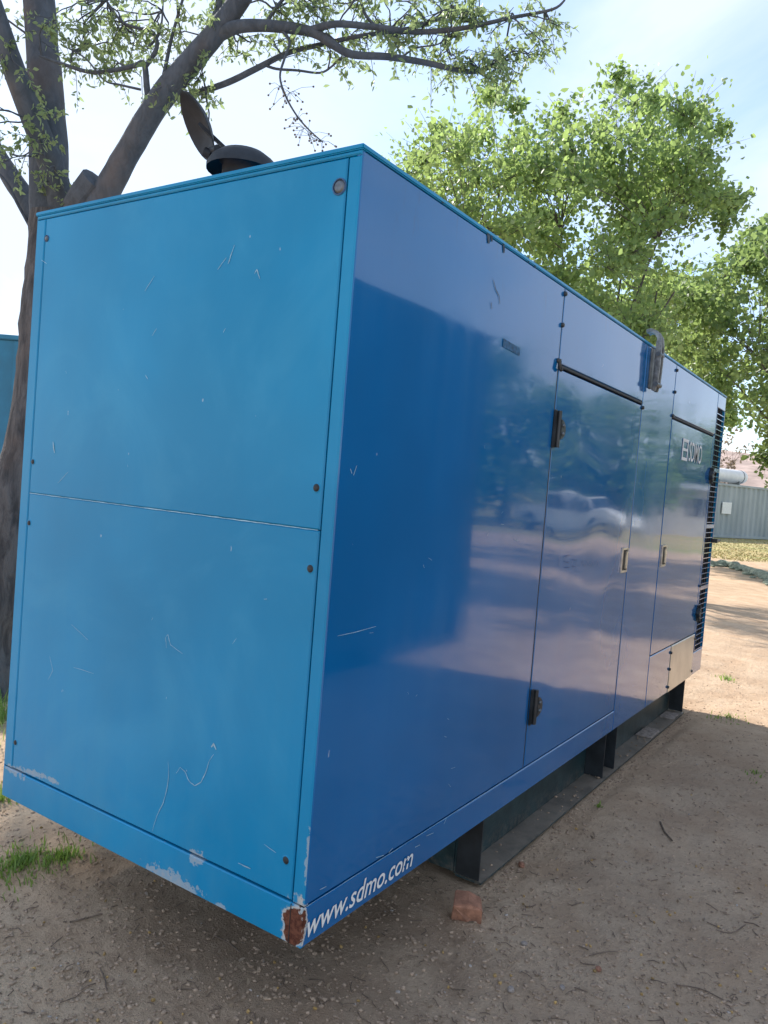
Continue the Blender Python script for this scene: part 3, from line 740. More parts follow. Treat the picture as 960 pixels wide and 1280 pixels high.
# leaf clumps added out of frame, above and to the left: the shade on the near dirt
allQ = [q for Q in B.values() for q in Q]
def spray(p0, d, L_, nl):
    """pinnate spray: rachis with paired leaflets"""
    d = d.normalized(); tip = p0 + d * L_ + Vector((0, 0, -L_ * .35)); mid = p0 + d * L_ * .55 + Vector((0, 0, -L_ * .05))
    tw.tube([p0, mid, tip], [.0022, .0017, .001], 4, False)
    for k in range(nl):
        t = .2 + .8 * k / (nl - 1); q = p0.lerp(mid, t * 2) if t < .5 else mid.lerp(tip, t * 2 - 1)
        for _ in range(2): LP.append(q + Vector((rn.gauss(0, .012), rn.gauss(0, .012), rn.gauss(0, .010)))); LS.append(rn.uniform(.7, 1.2))
for u, v, r_, n in clusters:
    dep = 4.4 if u > 200 else 4.6
    c = at(u, v, dep); q0 = min(allQ, key=lambda q: (q - c).length_squared)
    rr = r_ * dep / FPX
    for k in range(max(2, n // 4)):
        e = c + Vector((rn.gauss(0, rr * .55), rn.gauss(0, rr * .9), rn.gauss(0, rr * .5)))
        mid = q0.lerp(e, .5) + Vector((rn.gauss(0, .04), rn.gauss(0, .04), rn.gauss(0, .04)))
        Q = curve_pts([q0, mid, e], 4, .006, rn.randint(0, 999)); tw.tube(Q, [.006 - .004 * i / (len(Q) - 1) for i in range(len(Q))], 4, False)
        for _ in range(3):
            s0 = Q[rn.randint(len(Q) // 2, len(Q) - 1)]
            spray(s0, Vector((rn.gauss(0, 1), rn.gauss(0, 1), rn.gauss(-.1, .7))), rn.uniform(.10, .20), rn.randint(6, 9))
# hanging twig with berries
berr = MB()
def ico(mb, c, r, sub=1, sq=(1, 1, 1), jit=0.0, rnd=None, smooth=True):
    bm = bmesh.new(); bmesh.ops.create_icosphere(bm, subdivisions=sub, radius=1)
    v = []
    for p in bm.verts:
        k = 1 + (rnd.uniform(-jit, jit) if rnd else 0); v.append((c[0] + p.co.x * r * sq[0] * k, c[1] + p.co.y * r * sq[1] * k, c[2] + p.co.z * r * sq[2] * k))
    mb.add(v, [tuple(q.index for q in f.verts) for f in bm.faces], smooth); bm.free()
for (u, v), sp in (((350, 108), 13), ((362, 116), 12), ((372, 148), 9), ((385, 168), 14), ((400, 176), 10), ((380, 160), 14)):
    c = at(u, v, 4.22)
    for _ in range(9):
        e = at(u + rn.gauss(0, sp), v + rn.gauss(0, sp * .8) + 3, 4.22 + rn.gauss(0, .06)); tw.tube([c, c.lerp(e, .5) + Vector((0, 0, .012)), e], .0012, 3, False); ico(berr, e, .0065)
into(tree, tw, 'fine_twigs', M['limb'], kind='stuff')
into(tree, berr, 'berries', M['twig'], kind='stuff')
# the rest of the crown: boughs rising beyond the frame
cb = MB(); rq = random.Random(77)
tops = [B['A'][-1], B['B'][-1], B['C'][-1], B['E'][-1]]
for t0 in tops:
    for k in range(2):
        e = t0 + Vector((rq.uniform(-1.6, 2.0), rq.uniform(-.3, 2.8), rq.uniform(.5, 2.2)))
        Q = curve_pts([t0, t0.lerp(e, .5) + Vector((0, 0, .2)), e], 5, .03, k); cb.tube(Q, [.04 - .03 * i / (len(Q) - 1) for i in range(len(Q))], 6, False)
        for _ in range(330):
            c = Q[rq.randint(4, len(Q) - 1)]; LP.append(c + Vector((rq.gauss(0, .45), rq.gauss(0, .45), rq.gauss(0, .28)))); LS.append(rq.uniform(1.1, 1.8))
SB = []  # unseen leaf clumps added towards the sun to shade the near-left dirt
for k in range(32):
    g = Vector((rq.uniform(-1.7, .5), rq.uniform(-1.1, 1.2), 0)) if k < 22 else Vector((rq.uniform(-.6, .3), rq.uniform(.6, 1.35), 0)); hh = rq.uniform(6.0, 7.4)
    c = g + Vector((sd.x, sd.y, sd.z)) * (hh / sd.z)
    SB.append(c); t0 = tops[0]
    Q = curve_pts([t0, t0.lerp(c, .5) + Vector((0, 0, .35)), c], 5, .04, k + 50); cb.tube(Q, [.035 - .025 * i / (len(Q) - 1) for i in range(len(Q))], 6, False)
    for _ in range(330):
        LP.append(c + Vector((rq.gauss(0, .36), rq.gauss(0, .36), rq.gauss(0, .24)))); LS.append(rq.uniform(2.0, 3.0))
into(tree, cb, 'boughs_and_shade_clumps', M['limb'])
LP = np.array([tuple(p - tree.location) for p in LP])
leaves('leaves', LP, .037, M['leaf3'], tree, 3, .42, .6, .25, 'stuff', sizes=LS)

# rain cap: tilted open disc flap carried on an arm
cap = MB(); soot = bpy.data.materials['sooty_steel']
dC = 3.05
def outline_plate(pts, dep, th, mb):
    P_ = [at(u, v, dep) for u, v in pts]; nrm = (P_[1] - P_[0]).cross(P_[2] - P_[0]).normalized() * th; n = len(P_)
    mb.add([p for p in P_] + [p + nrm for p in P_], [tuple(range(n)), tuple(range(2 * n - 1, n - 1, -1))] + [(i, (i + 1) % n, n + (i + 1) % n, n + i) for i in range(n)])
hp = at(268, 184, dC)
# elbow hood over the pipe
hood = MB()
c0 = ebase + Vector((0, 0, .10))
for ring in range(1): pass
hood.lathe([(.138, -.012), (.138, .006), (.122, .034), (.088, .058), (.046, .072), (.0005, .077)], ebase + Vector((0, 0, .145)), 'z', 28)
hood.build('weather_hood', soot, ex)
# dished flap (open), like a bowl seen almost from its edge
fl = MB(); fc = at(247, 158, dC); axis_l = (at(262, 188, dC) - at(228, 128, dC)).normalized(); fn = (CAM - fc).normalized(); side_ = axis_l.cross(fn).normalized()
nrm_ = (fn * .42 + side_ * .90).normalized(); sd_ = axis_l.cross(nrm_).normalized()
ringsN = 7; v = []; f = []
for i in range(ringsN + 1):
    rr = .118 * i / ringsN
    for k in range(28):
        a = 2 * math.pi * k / 28
        v.append(fc + axis_l * math.cos(a) * rr * 1.12 + sd_ * math.sin(a) * rr + nrm_ * (-.045 * (1 - (rr / .118) ** 2)))
for i in range(ringsN):
    for k in range(28): f.append((i * 28 + k, i * 28 + (k + 1) % 28, (i + 1) * 28 + (k + 1) % 28, (i + 1) * 28 + k))
n0 = len(v); v2 = [p + nrm_ * .004 for p in v]
fl.add(v, f, True); fl.add(v2, f, True); fl.add([v[ringsN * 28 + k] for k in range(28)] + [v2[ringsN * 28 + k] for k in range(28)], [(k, (k + 1) % 28, 28 + (k + 1) % 28, 28 + k) for k in range(28)])
fl.build('rain_flap', soot, ex)
MB().bar(at(250, 156, dC), at(286, 190, dC), .034, .012).tube([at(262, 190, dC + .03), at(272, 186, dC - .05)], .016, 10).build('flap_hinge', soot, ex)
MB().tube([at(256, 190, dC), at(264, 194, dC)], .02, 10).build('counterweight', soot, ex)

# ---- trees beyond
def inpoly(x, y, P_):
    c = False; j = len(P_) - 1
    for i in range(len(P_)):
        if (P_[i][1] > y) != (P_[j][1] > y) and x < (P_[j][0] - P_[i][0]) * (y - P_[i][1]) / (P_[j][1] - P_[i][1]) + P_[i][0]: c = not c
        j = i
    return c
def crown_tree(poly, dep, thick, nclump, nleaf, lsize, trunk_px, label, seed, m, cl_r=.36, group=None, hole=.0, cat='tree', trunk_r=.13, lower=1.2, tips=()):
    rr = random.Random(seed); us = [p[0] for p in poly]; vs = [p[1] for p in poly]
    base = at(trunk_px, 640, dep); base.z = 0
    t = empty('tree', base, label=label, cat=cat, group=group)
    C_ = []
    tries = 0
    while len(C_) < nclump and tries < nclump * 40:
        tries += 1
        u = rr.uniform(min(us), max(us)); v = rr.uniform(min(vs), max(vs))
        if not inpoly(u, v, poly): continue
        z_ = rr.uniform(-1, 1) * thick
        p = at(u, v, dep + z_)
        if hole and noise.noise(p * .55 + Vector((seed, 0, 0))) < -hole: continue
        C_.append(p)
    tips_ = [at(u, v, dep + rr.uniform(-.5, .5)) for u, v in tips]
    # skeleton: trunk, then boughs to a dozen attractors, twigs to the clumps
    cen = sum(C_, Vector()) / len(C_); fork = base.lerp(Vector((cen.x, cen.y, 0)), .15); fork.z = max(lower, 1.3)
    mb = MB(); Q = curve_pts([base + Vector((0, 0, -.1)), base + Vector((.04, .03, fork.z * .5)), fork], 5); mb.tube(Q, [trunk_r * (1.25 - .45 * i / (len(Q) - 1)) for i in range(len(Q))], 12, True, True, .12)
    mb.v = [tuple(Vector(p) - base) for p in mb.v]; mb.build('trunk', M['bark'], t)
    heads = []; bo = MB()
    for k in range(18):
        e = rr.choice(C_); e = fork.lerp(e, .72); mid = fork.lerp(e, .45) + Vector((rr.gauss(0, .15), rr.gauss(0, .15), .12))
        Q = curve_pts([fork, mid, e], 5, .02, k); r0 = trunk_r * rr.uniform(.28, .5)
        bo.tube(Q, [r0 + (.012 - r0) * i / (len(Q) - 1) for i in range(len(Q))], 7, False); heads += Q[3:]
    pts = []; per = nleaf // (len(C_) + len(tips_))
    for c, rs in [(c, 1) for c in C_] + [(c, .6) for c in tips_]:
        h = min(heads, key=lambda q: (q - c).length_squared)
        Q = curve_pts([h, h.lerp(c, .5) + Vector((rr.gauss(0, .08), rr.gauss(0, .08), rr.gauss(.05, .08))), c], 4, .012, rr.randint(0, 9999)); bo.tube(Q, [.010 - .006 * i / (len(Q) - 1) for i in range(len(Q))], 4, False)
        r_ = cl_r * rr.uniform(.6, 1.25) * rs
        # each clump: a few leafy shoots
        ns = 10
        sh = [(c, (c + Vector((rr.gauss(0, 1), rr.gauss(0, 1), rr.gauss(.35, .8))).normalized() * r_ * rr.uniform(.7, 1.5))) for _ in range(ns)]
        for a, b_ in sh: bo.tube([a, b_], [.005, .002], 3, False)
        for _ in range(per):
            a, b_ = rr.choice(sh); q = a.lerp(b_, rr.uniform(.05, 1.05)); s_ = r_ * .2
            pts.append(q + Vector((rr.gauss(0, s_), rr.gauss(0, s_), rr.gauss(0, s_))) - base)
    bo.v = [tuple(Vector(p) - base) for p in bo.v]; bo.build('branches', M['bark'], t, kind='stuff')
    leaves('leaves', np.array([tuple(p) for p in pts]), lsize, m, t, seed, .72, .55, .28, 'stuff')
    return t
big = [(528, 262), (505, 215), (535, 190), (545, 165), (565, 190), (595, 165), (612, 118), (628, 175), (645, 125), (665, 160), (700, 145), (735, 150), (765, 95), (790, 105), (800, 130), (850, 135), (880, 160), (900, 175), (880, 205), (895, 240), (918, 255), (905, 285), (870, 275), (868, 300), (835, 290), (800, 300), (812, 330), (845, 345), (850, 380), (800, 420), (760, 470), (560, 400)]
crown_tree(big, 14.0, 2.2, 200, 36000, .090, 735, 'broad pale green leafy tree rising above the far half of the generator roof', 31, M['leaf'], .5, hole=.27,
           tips=[(770, 98), (785, 110), (612, 122), (645, 130), (850, 135), (900, 165), (915, 262), (920, 250), (548, 170), (880, 200), (905, 280), (700, 140), (530, 200), (815, 125)])
right = [(815, 430), (835, 390), (862, 350), (905, 330), (925, 315), (958, 295), (1010, 280), (1120, 300), (1150, 480), (1100, 560), (1010, 590), (960, 582), (935, 560), (905, 535), (890, 500), (850, 470)]
crown_tree(right, 18.0, 2.4, 130, 29000, .112, 1060, 'dense green tree with low boughs hanging above the grey container at the right edge', 32, M['leaf2'], .6, hole=.33, lower=1.6, trunk_r=.16,
           tips=[(955, 572), (925, 322), (950, 292), (948, 300)])
mid = [(640, 380), (700, 355), (780, 360), (830, 345), (875, 352), (895, 390), (885, 440), (905, 470), (925, 545), (890, 540), (800, 520), (700, 480)]
crown_tree(mid, 23.0, 1.6, 120, 30000, .12, 830, 'low yellow green bushy tree between the broad tree and the right edge tree', 33, M['leaf'], .6, lower=1.0)
# the yard the glossy side mirrors: trees behind and to the right of the photographer
def plain_tree(x, y, h, r, label, seed, m, nleaf=5000, lsize=.28):
    rr = random.Random(seed); base = Vector((x, y, 0)); t = empty('tree', base, label=label, cat='tree')
    mb = MB(); Q = curve_pts([(0, 0, -.1), (.1, .05, h * .2), (0, 0, h * .4)], 5); mb.tube(Q, [r * .09 - r * .03 * i / (len(Q) - 1) for i in range(len(Q))], 10, True, True, .1); mb.build('trunk', M['bark'], t)
    bo = MB(); pts = []
    for k in range(46):
        a = rr.uniform(0, 6.3); e = rr.uniform(-1, 1); rad_ = r * rr.uniform(.45, 1.0) * math.sqrt(max(.1, 1 - e * e * .7)); c = Vector((math.cos(a) * rad_, math.sin(a) * rad_, h * .55 + e * h * .4))
        Q = curve_pts([(0, 0, h * .36), Vector((c.x * .4, c.y * .4, h * .45)), c], 4, .05, k); bo.tube(Q, [r * .035, *[r * .02] * (len(Q) - 2), .02], 5, False)
        for _ in range(nleaf // 46): pts.append(c + Vector((rr.gauss(0, r * .17), rr.gauss(0, r * .17), rr.gauss(0, r * .12))))
    bo.build('branches', M['bark'], t, kind='stuff')
    leaves('leaves', np.array([tuple(p) for p in pts]), lsize, m, t, seed, .7, .4, .3, 'stuff')
plain_tree(32, -14.6, 8.2, 3.6, 'round dark green tree across the yard, nearest the white pickup', 41, M['leaf2'], 6000)
plain_tree(38, -12.0, 6.6, 3.8, 'lower spreading green tree behind the pale store building', 42, M['leaf2'])
plain_tree(46, -9.2, 6.4, 3.6, 'small green tree at the far end of the pale store building', 43, M['leaf2'])

# ---------------------------------------------------------------- containers
def corr_container(name, org, dirv, L_, H_, W_, m, label, pitch=.46, depth=.075, sign=False):
    t = empty(name, org, label=label, cat='shipping container')
    ang = math.atan2(dirv[1], dirv[0]); t.rotation_euler = (0, 0, ang)
    # local: x along the wall, y into the container
    def wall(y, sgn, nm):
        mb = MB(); n = int((L_ - .3) / pitch); v = []; f = []; x = .15; prof = []
        for k in range(n):
            prof += [(x, 0), (x + pitch * .28, 0), (x + pitch * .5, depth), (x + pitch * .78, depth)]; x += pitch
        prof.append((L_ - .15, 0))
        for a, b_ in prof: v += [(a, y + sgn * b_, .16), (a, y + sgn * b_, H_ - .12)]
        f = [(2 * i, 2 * i + 2, 2 * i + 3, 2 * i + 1) for i in range(len(prof) - 1)]
        mb.add(v, f); mb.build(nm, m, t)
    wall(.03, 1, 'side_wall'); wall(W_ - .03, -1, 'side_wall')
    for x in (0, L_ - .15):
        for y in (0, W_ - .15): MB().box(x, x + .15, y, y + .15, .0, H_).build('corner_post', m, t, .01)
    for y in (0, W_ - .1):
        MB().box(.15, L_ - .15, y, y + .1, H_ - .12, H_ - .005).build('top_rail', m, t, .01); MB().box(.15, L_ - .15, y, y + .1, .02, .16).build('bottom_rail', m, t, .01)
    MB().box(.1, L_ - .1, .1, W_ - .1, H_ - .06, H_ - .03).build('roof_sheet', m, t)
    for x in (.03, L_ - .06): MB().box(x, x + .03, .15, W_ - .15, .1, H_ - .08).build('end_wall', m, t)
    return t
# grey-blue container across the yard
p0 = at(840, 671, 43.5); p0.z = 0
pr = at(958, 676, 41.8); pr.z = 0
dv = (pr - p0).normalized()
CB = [at(900, 672, 42.3), None]
def gpt(u, v, z=0.0):
    d = CR @ Vector(((u - 480) / FPX, -(v - 640) / FPX, -1)); t = (z - CAM.z) / d.z; return CAM + d * t
ga, gb = gpt(900, 672.5), gpt(958, 675)
dv = (gb - ga); dv.z = 0; dv.normalize(); cs = ga - dv * 4.6
cont = corr_container('shipping_container', (cs.x, cs.y, 0), (dv.x, dv.y), 12.2, 2.85, 2.44, M['corr'], 'long grey blue corrugated shipping container across the yard with a white notice on its side')
MB().box(4.55, 5.35, -.012, .028, 1.28, 1.88).build('notice', M['white'], cont)
# white cylindrical tank on its roof
def loc_pt(x, y, z): return Vector((cs.x, cs.y, 0)) + dv * x + Vector((-dv.y, dv.x, 0)) * y + Vector((0, 0, z))
tk = empty('gas_tank', loc_pt(6.6, 1.2, 2.86), label='white horizontal cylindrical tank lying on the roof of the grey blue container', cat='tank'); tk.rotation_euler = (0, 0, math.atan2(dv.y, dv.x))
prf = [(.0005, -2.0), (.16, -1.97), (.29, -1.87), (.36, -1.68), (.37, -1.6), (.37, 1.25), (.36, 1.33), (.29, 1.52), (.16, 1.62), (.0005, 1.65)]
MB().lathe(prf, (0, 0, .48), 'x', 24).build('tank_shell', M['whitewash'], tk)
MB().lathe([(.375, 1.05), (.385, 1.05), (.385, 1.10), (.375, 1.10)], (0, 0, .48), 'x', 24).build('tank_band', M['bolt'], tk)
for x in (-1.2, .7): MB().box(x, x + .12, -.3, .3, .0, .22).build('saddle', M['galv'], tk)
# bare shrubs behind the container
def bare_bush(p, h, seed, label, m='twig', leafy=True):
    rr = random.Random(seed); t = empty('shrub', p, label=label, cat='shrub', group='dry shrubs behind the grey container'); mb = MB(); pts = []
    for k in range(26):
        a = rr.uniform(0, 6.3); e = Vector((math.cos(a) * h * rr.uniform(.1, .6), math.sin(a) * h * rr.uniform(.1, .6), h * rr.uniform(.5, 1)))
        Q = curve_pts([(0, 0, 0), e * .5 + Vector((0, 0, .1 * h)), e], 3, .05 * h, k); mb.tube(Q, [.03, *[.02] * (len(Q) - 2), .008], 4, False)
        for q in Q[2:]:
            for _ in range(3):
                s_ = q + Vector((rr.gauss(0, .16), rr.gauss(0, .16), rr.gauss(.08, .14))) * h; mb.tube([q, s_], [.012, .005], 3, False); pts += [s_ + Vector((rr.gauss(0, .1), rr.gauss(0, .1), rr.gauss(0, .1))) for _ in range(12)]
    mb.build('stems', M[m], t, kind='stuff')
    leaves('leaves', np.array([tuple(q) for q in pts]), .16, M['deadleaf'], t, seed, .6, .2, .3, 'stuff')
for i, (x, y, h) in enumerate(((4.0, 5.5, 5.2), (6.4, 4.6, 4.6), (8.2, 5.4, 5.0), (2.0, 6.5, 5.6), (10.2, 6.0, 5.2), (7.2, 8.5, 6.2), (4.8, 9.5, 6.6))):
    bare_bush(loc_pt(x, y, 0), h, 50 + i, 'dry brown leafless shrub standing behind the grey container')

# blue container behind the near tree, at the left edge
bl = at(26, 420, 8.2)
bx = empty('storage_container', (0, 0, 0), label='flat sided blue steel container behind the near tree at the left edge', cat='container')
bp = Vector((bl.x, bl.y, 0)); BT = bl.z
lv = (at(-300, 420, 8.2) - at(26, 420, 8.2)); lv.z = 0; lv.normalize(); bx.location = bp; bx.rotation_euler = (0, 0, math.atan2(lv.y, lv.x))
MB().box(.0, 5.0, -2.3, .0, .18, BT - .05).build('body', M['boxblue'], bx, .01)
MB().box(-.03, 5.03, -2.33, .03, BT - .05, BT).build('roof_lip', M['boxblue'], bx, .008)
for x in (.0, 1.22, 2.45, 3.7, 4.94): MB().box(x, x + .06, .0005, .015, .2, BT - .06).build('rib', M['boxblue'], bx, .003)
MB().box(-.01, 5.01, -2.31, .01, 0, .17).build('base_frame', M['blackmetal'], bx)

# dark enclosure parallel to the generator, mirrored in its side
dk = empty('dark_container', (2.62, -2.41, 0), label='tall near black steel container standing parallel to the generator, across the alley from it', cat='container')
DL, DH, DWd = 2.90, 3.08, 2.35
MB().box(.02, DL - .02, -DWd + .02, -.02, .13, DH - .02).build('body', M['darkbox'], dk)
for i in range(3):
    a = .02 + (DL - .04) * i / 3; b_ = .02 + (DL - .04) * (i + 1) / 3
    MB().box(a + .004, b_ - .004, -.019, -.001, .15, DH - .06).build('wall_panel', M['darkbox'], dk, .004)
    MB().box(a + .004, b_ - .004, -DWd + .001, -DWd + .019, .15, DH - .06).build('wall_panel', M['darkbox'], dk, .004)
MB().box(0, DL, -DWd, 0, DH - .055, DH).build('roof_lip', M['darkbox'], dk, .006)
MB().box(.04, DL - .04, -DWd + .04, -.04, 0, .13).build('base_frame', M['blackmetal'], dk)

# ---------------------------------------------------------------- mirrored yard: pickup, store, net
def pickup(x, y, rz):
    t = empty('pickup_truck', (x, y, 0), label='white pickup truck parked across the yard on the sunlit dirt', cat='pickup truck'); t.rotation_euler = (0, 0, rz)
    prof = [(-2.55, .50), (-2.6, .75), (-2.58, 1.08), (-.55, 1.10), (.05, 1.10), (1.15, 1.12), (2.25, 1.02), (2.55, .86), (2.6, .55), (2.5, .42), (2.02, .42)]
    def arch(cx):
        return [(cx + .42 * math.cos(a), .38 + .42 * math.sin(a)) for a in [math.pi * k / 6 for k in range(7)]]
    prof = [(-2.55, .42), (-2.6, .75), (-2.58, 1.08), (1.15, 1.12), (2.25, 1.02), (2.55, .86), (2.6, .55), (2.5, .42)] + arch(1.62) + [(1.1, .40), (-1.1, .40)] + arch(-1.58) + [(-2.1, .42)]
    def prism(P_, w0, w1, nm, m, par, bev=.03):
        n = len(P_); v = [(a, -w0, b_) for a, b_ in P_] + [(a, w1, b_) for a, b_ in P_]
        return MB().add(v, [tuple(range(n)), tuple(range(2 * n - 1, n - 1, -1))] + [(i, (i + 1) % n, n + (i + 1) % n, n + i) for i in range(n)]).build(nm, m, par, bev)
    body = prism(prof, .88, .88, 'body', M['carwhite'], t, 0)
    cab = prism([(-.62, 1.09), (-.52, 1.66), (-.38, 1.72), (.55, 1.72), (.72, 1.66), (1.3, 1.11)], .76, .76, 'cab', M['carwhite'], t, .04)
    for s_ in (-1, 1):
        for P_ in ([(-.48, 1.14), (-.42, 1.60), (.08, 1.62), (.08, 1.14)], [(.16, 1.14), (.16, 1.62), (.60, 1.60), (1.06, 1.14)]):
            y0 = s_ * .765; v = [(a, y0, b_) for a, b_ in P_] + [(a, y0 + s_ * .01, b_) for a, b_ in P_]
            MB().add(v, [(0, 1, 2, 3), (7, 6, 5, 4), (0, 1, 5, 4), (1, 2, 6, 5), (2, 3, 7, 6), (3, 0, 4, 7)]).build('side_window', M['glass'], cab)
        MB().box(2.50, 2.585, s_ * .68 - .12, s_ * .68 + .12, .70, .84).build('headlight', M['chrome'], t, .01)
        MB().box(.95, 1.07, s_ * .84 if s_ > 0 else -1.0, 1.0 if s_ > 0 else -.84, 1.14, 1.30).build('wing_mirror', M['rubber'], t, .02)
        for cx in (1.62, -1.58):
            wv = s_ * .72; o = MB().lathe([(.17, -.11), (.33, -.11), (.37, -.07), (.37, .07), (.33, .11), (.17, .11)], (cx, wv + s_ * .05, .37), 'y', 24).build('wheel', M['tyre'], t)
            MB().lathe([(.0005, .105), (.1, .10), (.18, .085), (.18, -.085), (.1, -.10), (.0005, -.105)], (cx, wv + s_ * .05, .37), 'y', 20).build('rim', M['chrome'], o)
    MB().add([(.74, -.68, 1.655), (.74, .68, 1.655), (1.29, .70, 1.135), (1.29, -.70, 1.135)], [(0, 1, 2, 3)]).build('windscreen', M['glass'], cab)
    MB().box(-2.45, -.75, -.74, .74, 1.085, 1.11).build('load_bed', M['rubber'], t)
    MB().box(2.56, 2.66, -.86, .86, .42, .60).build('bumper', M['chrome'], t, .02)
pickup(29.5, -10.3, R(112))
st = empty('store_building', (36.5, -13.2, 0), label='long low pale store building with grey roof across the yard', cat='building'); st.rotation_euler = (0, 0, R(58))
MB().box(0, 9.6, -4, 0, 0, 2.35).build('wall', M['palewall'], st)
MB().add([(-.3, .3, 2.33), (9.9, .3, 2.33), (9.9, -4.3, 2.8), (-.3, -4.3, 2.8), (-.3, .3, 2.41), (9.9, .3, 2.41), (9.9, -4.3, 2.88), (-.3, -4.3, 2.88)], [(0, 1, 2, 3), (4, 5, 6, 7), (0, 1, 5, 4), (1, 2, 6, 5), (2, 3, 7, 6), (3, 0, 4, 7)]).build('roof', M['roofgrey'], st)
for x in (1.0, 3.4, 6.2): MB().box(x, x + 1.1, .002, .03, 1.0, 1.9).build('window', M['glass'], st)
MB().box(8.2, 9.1, .002, .03, .02, 2.05).build('door', M['boxblue'], st)

# green shade-net roll lying across the dirt
a = gpt(872, 706); b_ = gpt(915, 709); c = gpt(965, 726); e = gpt(1020, 745)
Q = curve_pts([a, b_, c, e], 10, .0); mb = MB(); rr = random.Random(9)
mb.tube([q + Vector((0, 0, .04)) for q in Q], [.11 + .04 * noise.noise(Vector((k * .6, 1, 2))) for k in range(len(Q))], 14, True, True, .35)
for k in range(160):
    q = Q[rr.randint(0, len(Q) - 1)] + Vector((rr.gauss(0, .22), rr.gauss(0, .22), 0)); q.z = .02
    ico(mb, q, rr.uniform(.04, .11), 1, (1.6, 1, .5), .3, rr)
mb.build('net_roll', M['net'], None, label='long low roll of pale green netting lying across the dirt', cat='netting')

# ---------------------------------------------------------------- small things on the ground
def gz(x, y): return gh(x, y)
# broken brick
bk = gpt(583, 1150); bm_ = MB()
prof = [(-.048, -.03), (-.05, .025), (.0, .035), (.045, .028), (.05, -.03), (.032, -.038), (.022, -.022), (.005, -.02), (-.012, -.034), (-.02, -.04)]
n = len(prof); v = [(a, -.035 - .008 * math.sin(i * 2.1), b_) for i, (a, b_) in enumerate(prof)] + [(a * .9, .035 + .01 * math.sin(i * 1.3), b_ * .92) for i, (a, b_) in enumerate(prof)]
v = [Vector(q) * 1.1 for q in v]
bm_.add(v, [tuple(range(n)), tuple(range(2 * n - 1, n - 1, -1))] + [(i, (i + 1) % n, n + (i + 1) % n, n + i) for i in range(n)])
o = bm_.build('brick_fragment', M['brick'], None, .003, label='broken piece of red brick on the dirt near the skid end', cat='brick')
o.location = (bk.x, bk.y, gz(bk.x, bk.y) + .034); o.rotation_euler = (R(10), R(5), R(-62)); 
def stone(u, v, r, label, m='stone', seed=0, sq=(1.2, .9, .7), cat='stone'):
    rr = random.Random(seed); mb = MB(); ico(mb, (0, 0, 0), r, 2, sq, .12, rr, False); p = gpt(u, v)
    o = mb.build('stone', M[m], None, label=label, cat=cat); o.location = (p.x, p.y, gz(p.x, p.y) + r * sq[2] * .5); o.rotation_euler = (0, 0, rr.uniform(0, 6)); return o
stone(652, 1078, .014, 'small pinkish stone against the skid flange', 'brick', 1, (1.3, 1, .8))
stone(655, 1183, .011, 'pale grey stone lying clear of the others, below right of the broken brick', 'stone', 2)
stone(748, 1213, .011, 'pinkish stone in the middle of the open dirt at lower right', 'brick', 3)
stone(703, 1236, .010, 'pale rounded stone near the bottom edge, beside a white scrap', 'stone', 4)
stone(638, 1243, .012, 'brown rounded stone near the bottom edge, left of the white scrap', 'stone', 5, (1, 1, .8))

rr = random.Random(12)
def ground_scatter(n, dens):
    out_ = []
    while len(out_) < n:
        u = rr.uniform(-40, 1000); v = rr.uniform(700, 1330); p = gpt(u, v)
        if (p - CAM).length > dens: continue
        if 1.13 < p.x < 4.53 and 0.0 < p.y < 1.42: continue
        out_.append(p)
    return out_
mb = MB()
tmpl = []
for k in range(6):
    bm = bmesh.new(); bmesh.ops.create_icosphere(bm, subdivisions=1, radius=1); r5 = random.Random(k)
    tmpl.append(([Vector(q.co) * r5.uniform(.75, 1.2) for q in bm.verts], [tuple(x.index for x in f.verts) for f in bm.faces])); bm.free()
def scatter_mesh(pts, lo_r, hi_r, pw=3.0, sq=.6):
    mb = MB()
    for p in pts:
        vv, ff = rr.choice(tmpl); r = lo_r + (hi_r - lo_r) * rr.random() ** pw; a = rr.uniform(0, 6.3); ca, sa = math.cos(a), math.sin(a); ex_, ey_ = rr.uniform(.8, 1.4), rr.uniform(.7, 1.1); z = gz(p.x, p.y) + p.z * (2.0 if .04 < p.y < .14 and p.z > .005 else 0)
        mb.add([(p.x + r * (q.x * ex_ * ca - q.y * ey_ * sa), p.y + r * (q.x * ex_ * sa + q.y * ey_ * ca), z + r * (q.z * sq + sq * .45)) for q in vv], ff)
    return mb
berm = [Vector((rr.uniform(1.0, 4.7), .03 - abs(rr.gauss(0, .035)), 0)) for _ in range(900)] + [Vector((rr.uniform(1.17, 4.48), rr.uniform(.04, .14), .012)) for _ in range(160)]
scatter_mesh(ground_scatter(17000, 9) + berm + [gpt(583 + rr.gauss(0, 34), 1160 + rr.gauss(0, 14)) for _ in range(60)], .0018, .009, 3.6).build('gravel', M['pebble'], None, label='fine brown gravel strewn over the dry dirt', cat='gravel', kind='stuff')
scatter_mesh(ground_scatter(160, 8), .0018, .007, 2.6).build('pale_grit', simple('pale_grit', (.42, .36, .31), .9, var=.25), None, label='scattered pale chips of stone on the dirt', cat='grit', kind='stuff')
bpts = [gpt(u, v) for u, v in ((132, 1128), (55, 1154), (42, 1210), (163, 1166), (187, 1167), (169, 1212), (113, 1223), (838, 1140), (844, 1138), (834, 1137), (738, 1183), (733, 1182), (816, 1221), (938, 1212), (729, 1126), (952, 1137), (922, 1220), (560, 1240), (920, 1213))]
scatter_mesh(bpts + ground_scatter(110, 5), .0045, .0062, 1, 1).build('fallen_berries', M['berry'], None, label='fallen tan berries dotted over the dirt', cat='berries', kind='stuff')
